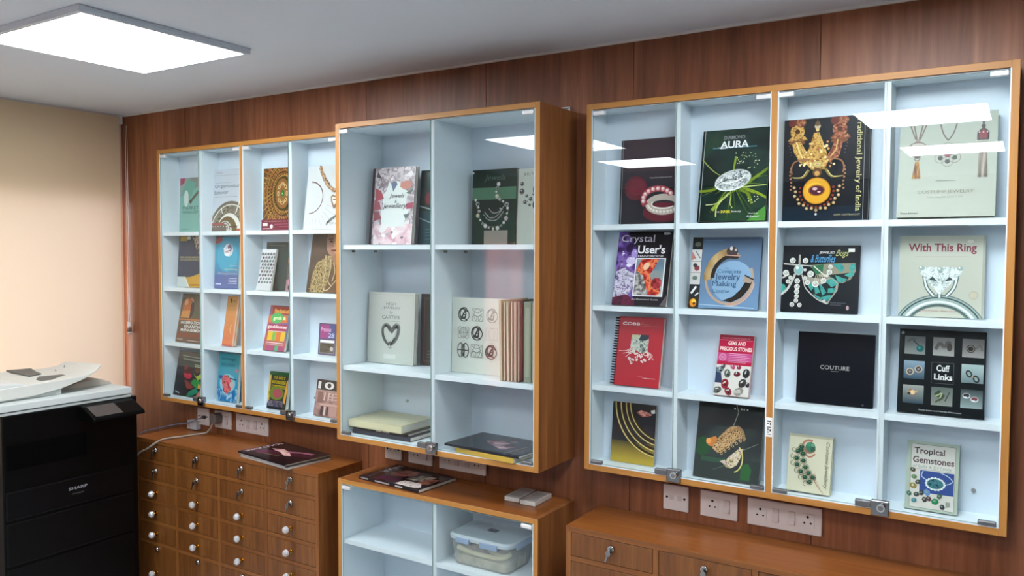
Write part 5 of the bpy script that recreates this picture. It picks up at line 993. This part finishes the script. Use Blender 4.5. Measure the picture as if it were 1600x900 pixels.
S1 = (.096, -.179, -.453, -.725); S2 = (.028, -.450, -.725)
BK = [
 (a_darkring, -1.176, -.074, S1[0], .205, .284, 4, .026, '#221f29', 'hard', 'dark plum hardcover with a red jewelled ring on its cover, top shelf'),
 (a_aura, -.894, -.096, S1[0], .215, .298, 10.8, .020, '#10201c', 'hard', 'black and green book titled Diamond Aura with a silver gem burst'),
 (a_trad, -.635, -.066, S1[0], .242, .307, 2.4, .028, '#0a0f1a', 'hard', 'black book of Traditional Jewelry of India with a gold pendant and yellow disc'),
 (a_costume, -.313, -.102, S1[0], .238, .291, 10.3, .028, '#c2c8bc', 'hard', 'pale grey green Costume Jewelry book with three pendant necklaces, top shelf'),
 (a_crystal, -1.189, -.099, S1[1], .195, .255, 14.0, .012, '#17131a', 'soft', "purple and black Crystal User's Handbook with a red crystal picture"),
 (a_complete, -.927, -.076, S1[1], .225, .232, 11, .012, '#4c5c70', 'hard', 'blue Complete Jewelry Making Course book with a curved gold bangle'),
 (a_bugs, -.637, -.064, S1[1], .221, .203, 8.2, .014, '#12171f', 'hard', 'black book with a jewelled turquoise winged dragonfly brooch'),
 (a_ring, -.309, -.050, S1[1], .213, .229, 3.4, .015, '#c9cabd', 'hard', 'cream With This Ring book showing a large diamond ring'),
 (a_cobb, -1.186, -.087, S1[2], .165, .236, 11.9, .016, '#b01028', 'spiral', 'bright red spiral bound catalogue lettered COBB'),
 (a_gems, -.830, -.101, S1[2], .110, .196, 18, .015, '#b3173f', 'soft', 'small pink paperback titled Gems and Precious Stones'),
 (a_couture, -.586, -.061, S1[2], .216, .214, 6.9, .015, '#0b101c', 'hard', 'square plain black book lettered Couture in silver'),
 (a_cuff, -.304, -.070, S1[2], .216, .238, 8.2, .016, '#121b20', 'hard', 'black Cuff Links book with a grid of small square pictures'),
 (a_gold, -1.211, -.050, S1[3], .161, .206, 5.5, .008, '#14161c', 'soft', 'thin black book with curved gold bangles fading to gold, bottom shelf'),
 (a_earring, -.899, -.088, S1[3], .212, .243, 13.8, .009, '#0c1010', 'soft', 'dark glossy book showing a gold filigree earring on green, bottom shelf'),
 (a_cream, -.603, -.090, S1[3], .125, .171, 13.5, .024, '#cfccb0', 'hard', 'small thick cream book with a green jewelled spray brooch'),
 (a_trop, -.277, -.080, S1[3], .132, .192, 14.4, .012, '#a3b3a2', 'soft', 'pale green Tropical Gemstones of India and Sri Lanka guide with a blue picture'),
 (a_jj, -2.258, -.132, S2[0], .222, .310, 5.9, .022, '#8c7c84', 'hard', 'glossy white and rose Jewels and Jewellery book with gem petals round the title'),
 (a_jjdark, -2.035, -.094, S2[0], .172, .294, 5.0, .020, '#16221f', 'hard', 'dark teal book standing between the petal covered book and the divider'),
 (a_green, -1.799, -.060, S2[0], .198, .284, 2.0, .020, '#1d3f32', 'hard', 'dark green book with a beaded pearl necklace'),
 (a_whiteneck, -1.593, -.062, S2[0], .172, .279, 2.5, .020, '#c8cdc2', 'hard', 'pale book with dark flower necklace, beside the dark green book'),
 (a_high, -2.275, -.125, S2[1], .242, .287, 3.0, .022, '#bfc4bc', 'hard', 'pale grey High Jewelry book with a heart shaped ring'),
 (a_highdark, -2.035, -.080, S2[1], .170, .284, 2.0, .020, '#3a3533', 'hard', 'dark brown hardcover beside the pale grey heart ring book'),
 (a_mono, -1.828, -.150, S2[1], .262, .281, 2.2, .006, '#d6dbd2', 'soft', 'white cover printed with nine black monograms in a grid'),
 (a_market, -3.607, -.046, S1[0], .205, .270, 2.3, .016, '#7db6ac', 'soft', 'mint green Marketing Management textbook, top shelf nearest the window'),
 (a_org, -3.340, -.056, S1[0], .215, .298, 4.0, .016, '#c4ccd6', 'soft', 'pale grey Organizational Behavior textbook with a spiral stair picture'),
 (a_ornate, -2.990, -.045, S1[0], .215, .285, 2.0, .015, '#4c3014', 'hard', 'gold and brown ornament book with a swirling rosette and wine red base'),
 (a_hearts, -2.696, -.074, S1[0], .235, .281, 7.9, .014, '#e0e2e0', 'hard', 'white book with a heart pendant and thin ring necklace'),
 (a_navy, -3.621, -.054, S1[1], .205, .256, 4.2, .015, '#253550', 'soft', 'navy and mustard textbook standing under the mint green one'),
 (a_blue, -3.336, -.050, S1[1], .175, .250, 3.2, .015, '#3c88a8', 'soft', 'sky blue textbook with a white burst, beside the navy and mustard one'),
 (a_pebble, -2.985, -.090, S1[1], .094, .193, 12.0, .010, '#cfd0d2', 'soft', 'white paperback printed with rows of dark pebbles, in front of a dark book'),
 (a_pebdark, -2.975, -.050, S1[1], .150, .223, 4.2, .012, '#33403f', 'hard', 'dark grey green book partly hidden behind the pebble paperback'),
 (a_slim, -2.818, -.068, S1[1], .050, .175, 8.0, .012, '#5a5048', 'soft', 'slim brown and orange booklet at the divider beside the pebble paperback'),
 (a_face, -2.672, -.083, S1[1], .215, .262, 10.4, .012, '#4c4036', 'soft', 'brown book with a close view of a woman wearing pearl strands'),
 (a_intl, -3.597, -.085, S1[2], .200, .242, 11.8, .016, '#5a3c30', 'soft', 'brown International Financial Management textbook on the third shelf'),
 (a_orange, -3.251, -.077, S1[2], .085, .240, 10.0, .016, '#cc8850', 'hard', 'tall narrow orange book leaning alone on its shelf'),
 (a_gods, -2.948, -.091, S1[2], .142, .210, 15.0, .014, '#4c8890', 'soft', 'rainbow coloured book of gods and goddesses'),
 (a_purple, -2.638, -.047, S1[2], .105, .138, 4.9, .012, '#5a5070', 'soft', 'small purple and magenta paperback alone on its shelf'),
 (a_redgreen, -3.633, -.077, S1[3], .205, .222, 10.8, .014, '#26242a', 'soft', 'black textbook with a red and green figure, bottom shelf nearest the window'),
 (a_turq, -3.319, -.060, S1[3], .150, .232, 5.8, .016, '#3c98b4', 'soft', 'turquoise textbook with a pink coral burst, bottom shelf'),
 (a_yellow, -2.959, -.061, S1[3], .125, .170, 8.6, .020, '#3c3a2c', 'soft', 'small thick yellow and black paperback beside the chrome lock'),
 (a_101, -2.652, -.064, S1[3], .150, .160, 10.4, .014, '#94706a', 'soft', 'dusky pink paperback with a large white 101 across the top'),
]
for fn, x0, yb, sz, w_, H_, le, t_, colr, kd, lb in BK: book(fn, x0, yb, sz, w_, H_, le, t_, colr, lb, kd)

# ------------------------------------------------------------------ things lying or standing in the middle cabinet
def flat_book(name, label, cat, x0, y0, z, w, d, t, colr, rot=0, spine=None, pages=True, fn=None, group=None, front_pages=False, ct=.0012):
    b = thing(name, label, cat, (x0, y0, z + ZO), (0, 0, R(rot)), group); m = mat(colr, .3) if isinstance(colr, str) else colr; sp = mat(spine, .4) if spine else m
    c = MB().box((0, 0, 0), (w, d, ct), m).box((0, 0, t - ct), (w, d, t), m)
    if not front_pages: c.box((0, 0, ct), (w, ct, t - ct), sp)
    c.build('cover', b, bevel=.0004)
    MB().box((.0015, ct + .0004, ct), (w - .0015, d - .0015, t - ct), PAGES).build('pages', b)
    if fn:
        A = Art(w, d); fn(A)
        for q, nm in ((A.mb, 'cover_print'), (A.tx, 'title')):
            if q.f:
                q.v = [(x, z_, t - y) for x, y, z_ in q.v]; q.build(nm, b, recalc=False)
    return b
GF = 'books lying flat in the middle wall cabinet'
zb_ = -.725 + .0006
flat_book('book', 'dark blue hardcover under the cream boxed set', 'book', -2.268, -.222, zb_, .30, .20, .016, '#232838', 0, fn=None, group=GF)
def sp_label(b, segs, z):
    q = MB()
    for x0, x1, c in segs: q.box((x0, -.0006, z), (x1, 0, z + .006), mat(c, .5))
    q.build('spine_lettering', b)
b_ = flat_book('book', 'thin black book lying just below the cream boxed set', 'book', -2.272, -.212, zb_ + .0166, .285, .195, .010, '#1a1c22', 0, group=GF)
sp_label(b_, ((.12, .15, '#c8c8c0'), (.155, .19, '#b8b8b0')), .002)
cb = flat_book('book', 'thick cream boxed book, topmost of the flat pile', 'book', -2.285, -.225, zb_ + .0272, .275, .205, .030, '#cfc9a4', 0, spine='#d8d3ae', group=GF, ct=.003)
yb_ = flat_book('book', 'yellow spined book under the black magazine in the middle cabinet', 'book', -1.735, -.248, zb_, .265, .20, .018, '#b59a3c', -6, spine='#c0a040', group=GF)
def a_blackmag(A):
    A.rect(0, 0, 1, 1, mat('#141a24', .25)); A.poly([(.3, .55), (.42, .72), (.6, .6), (.72, .5), (.8, .3), (.66, .2), (.5, .34), (.38, .42)], mottle(('#3c2c34', '#8c6c74', '#b49aa0'), 26, 3)); A.poly([(.66, .05), (.72, .4), (.9, .6), (.96, .2)], '#3c4048'); A.line([(.80, .02), (.84, .6)], .012, '#8a8a86'); A.line([(.90, .02), (.93, .6)], .01, '#6a6a68'); A.el(.6, .72, .05, '#8c7c80', rv=.03)
flat_book('magazine', 'black glossy magazine resting on the yellow spined book', 'magazine', -1.785, -.250, zb_ + .0192, .335, .225, .008, '#141a24', -4, fn=a_blackmag, group=GF, front_pages=False)
GS = 'thin booklets standing edge on in the middle cabinet'
for k, (x, dpt, hh, le, c) in enumerate(((-1.552, .185, .283, 1.2, '#c2b890'), (-1.537, .19, .280, .6, '#8f8262'), (-1.523, .188, .279, 1.0, '#c9c0a0'), (-1.508, .19, .282, .2, '#6c5c48'), (-1.494, .19, .279, .4, '#b4a88c'), (-1.480, .19, .282, 0, '#3a342c'))):
    lb = ('pale buff booklet first in the standing row beside the monogram cover', 'olive booklet second in the standing row', 'cream booklet third in the standing row', 'brown booklet fourth in the standing row', 'beige booklet fifth in the standing row', 'nearly black booklet last in the standing row')[k]
    t = thing('booklet', lb, 'booklet', (x, -.235, -.450 + ZO + .0008), (0, -R(le), 0), GS)
    MB().box((0, 0, 0), (.0012, dpt, hh), mat(c, .5)).box((.0065, 0, 0), (.0077, dpt, hh), mat(c, .5)).build('cover', t)
    MB().box((.0012, .002, .002), (.0065, dpt, hh - .002), PAGES).build('pages', t)
t = thing('box_file', 'grey green slipcase standing at the end of the booklet row', 'box file', (-1.462, -.225, -.450 + ZO + .0008)); MB().box((0, 0, 0), (.030, .19, .28), mat('#8d9684', .5)).build('case', t, bevel=.002); MB().box((.006, -.0006, .02), (.024, .0005, .26), mat('#a8ae98', .5)).build('spine_label', t)
t = thing('box_file', 'pale beige slipcase against the cabinet side wall', 'box file', (-1.428, -.225, -.450 + ZO + .0008)); MB().box((0, 0, 0), (.020, .19, .278), mat('#b7ae98', .5)).build('case', t, bevel=.002)

# ------------------------------------------------------------------ magazines and boxes on the cabinet tops
lt = LT + .0006
def a_mag1(A):
    A.rect(0, 0, 1, 1, mat('#1d1218', .2)); A.poly([(.22, .42), (.36, .60), (.60, .58), (.86, .72), (.95, .60), (.78, .46), (.62, .40), (.40, .30)], '#3e1826'); A.poly([(.20, .55), (.34, .66), (.50, .60), (.72, .42), (.62, .36), (.44, .48), (.30, .50)], mottle(('#7c4c50', '#c89a98', '#d8b8a8'), 20, 3)); A.line([(.5, .56), (.68, .70), (.86, .76)], .06, '#8c5468'); A.poly([(.12, .2), (.2, .44), (.34, .34), (.3, .16)], '#5a2c44'); A.line([(.3, .22), (.6, .3)], .02, '#6c5444')
    A.text('SOLITAIRE', .03, .1, .10, .92, '#c8a8b0', rot=-90, bold=True)
GM = 'magazines stacked on the drawer cabinet'
flat_book('magazine', 'bottom magazine of the stack on the drawer cabinet beside the copier', 'magazine', -2.915, -.245, lt, .345, .225, .008, '#c0bebe', -7, group=GM, spine='#b8b6b4')
flat_book('magazine', 'second magazine up in the stack on the drawer cabinet beside the copier', 'magazine', -2.925, -.243, lt + .0085, .345, .225, .008, '#23262c', -7.5, group=GM, spine='#c4c2c0')
flat_book('magazine', 'topmost magazine with a dark wine cover on the stack by the copier', 'magazine', -2.93, -.247, lt + .017, .36, .232, .006, '#1d1218', -8, fn=a_mag1, group=GM)
def a_mag2(A):
    A.rect(0, 0, 1, 1, mat('#15131a', .2)); A.poly([(.22, .5), (.30, .78), (.50, .84), (.56, .60), (.44, .44), (.30, .38)], mottle(('#5c3430', '#a87464', '#8c5850'), 20, 3)); A.line([(.26, .6), (.5, .56)], .02, '#3c2024'); A.line([(.34, .5), (.48, .46)], .03, '#a8384c'); A.poly([(.2, .05), (.26, .34), (.5, .38), (.56, .1)], '#4c1c38'); A.poly([(.56, .35), (.64, .66), (.84, .74), (.80, .4)], mottle(('#4c4c44', '#8c8c80', '#c8c4b8'), 50, 4)); A.poly([(.76, .2), (.82, .62), (.96, .66), (.94, .3)], mottle(('#5c2c20', '#a05c44', '#c8907c'), 40, 3)); A.poly([(.58, .04), (.60, .28), (.86, .3), (.96, .12), (.9, .03)], mottle(('#a89c94', '#e6e0dc', '#c8b0a8'), 40, 3))
    A.text('NEAR', .06, .42, .16, .94, '#b8b8bc', rot=-90, bold=True); A.text('Special', .08, .08, .14, .36, '#7c7c84', rot=-90)
m2 = flat_book('magazine', 'thick glossy magazine with a face on its cover, on the low glass cabinet', 'magazine', -2.232, -.222, lt, .325, .215, .013, '#15131a', -4.5, fn=a_mag2)
sp_label(m2, ((.01, .05, '#8a888c'), (.09, .17, '#a09ca0'), (.20, .24, '#b8b4b4')), .004)
GB = 'small white boxes on the low glass cabinet'
def small_box(x, y, rot, lb, wrap):
    t = thing('white_box', lb, 'box', (x, y, lt + ZO), (0, 0, R(rot)), GB)
    MB().box((0, 0, 0), (.062, .128, .016), mat('#dbd8d4', .35)).build('carton', t, bevel=.0015)
    q = MB(); q.box((.008, .02, .016), (.054, .11, .0163), mat('#b9b6b4', .4)); q.build('box_label', t)
    w2 = MB().box((-.0015, -.002, -.0004), (.0635, .134, .0178), CLEAR).build('clear_wrap', t, recalc=True)
    return t
small_box(-1.592, -.142, 2, 'small white carton in clear film, the one nearer the magazine', True)
small_box(-1.520, -.150, 2, 'small white carton in clear film, the one nearer the cabinet end', False)

# ------------------------------------------------------------------ food container
fc = thing('food_container', 'clear plastic food box with a grey blue snap lid inside the low glass cabinet', 'container', (-1.785, -.225, -1.151 + ZO + .0005))
TUB = bpy.data.materials.new('cloudy_plastic'); TUB.use_nodes = True; N_, L_ = nodes(TUB); _b = N_['Principled BSDF']; _b.inputs['Base Color'].default_value = lin('#dfe4e0'); _b.inputs['Roughness'].default_value = .2; _b.inputs['Alpha'].default_value = .2
LID = mat('#b4c2c8', .3)
def rrect(x0, y0, x1, y1, r, z, n=5):
    P = []
    for cx, cy, a0 in ((x1 - r, y1 - r, 0), (x0 + r, y1 - r, 90), (x0 + r, y0 + r, 180), (x1 - r, y0 + r, 270)):
        for k in range(n + 1): a = R(a0 + 90 * k / n); P.append((cx + r * math.cos(a), cy + r * math.sin(a), z))
    return P
def loft(mb, rings, m, cap0=True, cap1=True, smooth=True):
    n = len(rings[0]); vs = [p for r in rings for p in r]; fs = []
    for i in range(len(rings) - 1):
        for k in range(n): fs.append((i * n + k, i * n + (k + 1) % n, (i + 1) * n + (k + 1) % n, (i + 1) * n + k))
    if cap0: fs.append(tuple(reversed(range(n))))
    if cap1: fs.append(tuple((len(rings) - 1) * n + k for k in range(n)))
    mb.add(vs, fs, m, False); return mb
CW, CDp, CH = .265, .185, .112
tb = MB(); loft(tb, [rrect(.012, .012, CW - .012, CDp - .012, .025, 0), rrect(.006, .006, CW - .006, CDp - .006, .03, .02), rrect(0, 0, CW, CDp, .035, CH - .012)], TUB, True, False)
loft(tb, [rrect(.002, .002, CW - .002, CDp - .002, .033, CH - .012), rrect(.008, .008, CW - .008, CDp - .008, .029, .022), rrect(.014, .014, CW - .014, CDp - .014, .024, .002)], TUB, False, True)
tb.build('tub', fc)
ld = MB(); loft(ld, [rrect(-.006, -.006, CW + .006, CDp + .006, .038, CH - .014), rrect(-.006, -.006, CW + .006, CDp + .006, .038, CH - .002), rrect(.004, .004, CW - .004, CDp - .004, .032, CH + .003), rrect(.014, .014, CW - .014, CDp - .014, .028, CH - .001)], LID)
ldo = ld.build('lid', fc, bevel=.001)
MB().box((.105, .10, CH - .001), (.145, .125, CH + .0015), mat('#3c4650', .4)).build('lid_badge', ldo, bevel=.001)
for a, b in (((CW * .55, -.013, CH - .024), (CW * .95 - .03, -.006, CH - .004)), ((CW + .006, .04, CH - .024), (CW + .012, CDp - .04, CH - .004)), ((.04, -.013, CH - .022), (.10, -.006, CH - .004))):
    MB().box(a, b, mat('#8fa6c4', .3)).build('clip', ldo, bevel=.0015)
ct_ = tag(MB().add(*(lambda P: (P, [tuple(range(len(P) // 2)), tuple(range(len(P) - 1, len(P) // 2 - 1, -1))] + [(i, (i + 1) % (len(P) // 2), len(P) // 2 + (i + 1) % (len(P) // 2), len(P) // 2 + i) for i in range(len(P) // 2)]))(rrect(.02, .02, CW - .02, CDp - .02, .02, .004) + rrect(.02, .02, CW - .02, CDp - .02, .02, .036)), mottle(('#9c9a84', '#bdb9a2'), 30)).build('folded_cloth', loc=(-1.785, -.225, -1.151 + ZO)), 'olive grey folded cloth at the bottom of the clear food box', 'cloth')
ck = MB()
ck.tube(spl([(.026, .026, .060), (.08, .026, .050), (.16, .026, .048), (.22, .03, .052), (.236, .06, .06)]), .0085, mat('#ece4b8', .5)); ck.tube(spl([(.24, .05, .062), (.20, .05, .052), (.15, .05, .058)]), .006, mat('#ece4b8', .5))
tag(ck.build('cream_tubing', loc=(-1.785, -.225, -1.151 + ZO)), 'loop of cream tubing coiled in the clear food box', 'tubing')
rd = MB(); loft(rd, [rrect(.03, .074, .15, .155, .02, .037), rrect(.035, .078, .145, .15, .02, .062), rrect(.05, .085, .12, .14, .012, .072)], mottle(('#6a4440', '#94706a', '#4c5058'), 30))
tag(rd.build('cloth_pouch', loc=(-1.785, -.225, -1.151 + ZO)), 'dull red cloth pouch lying inside the clear food box', 'pouch')
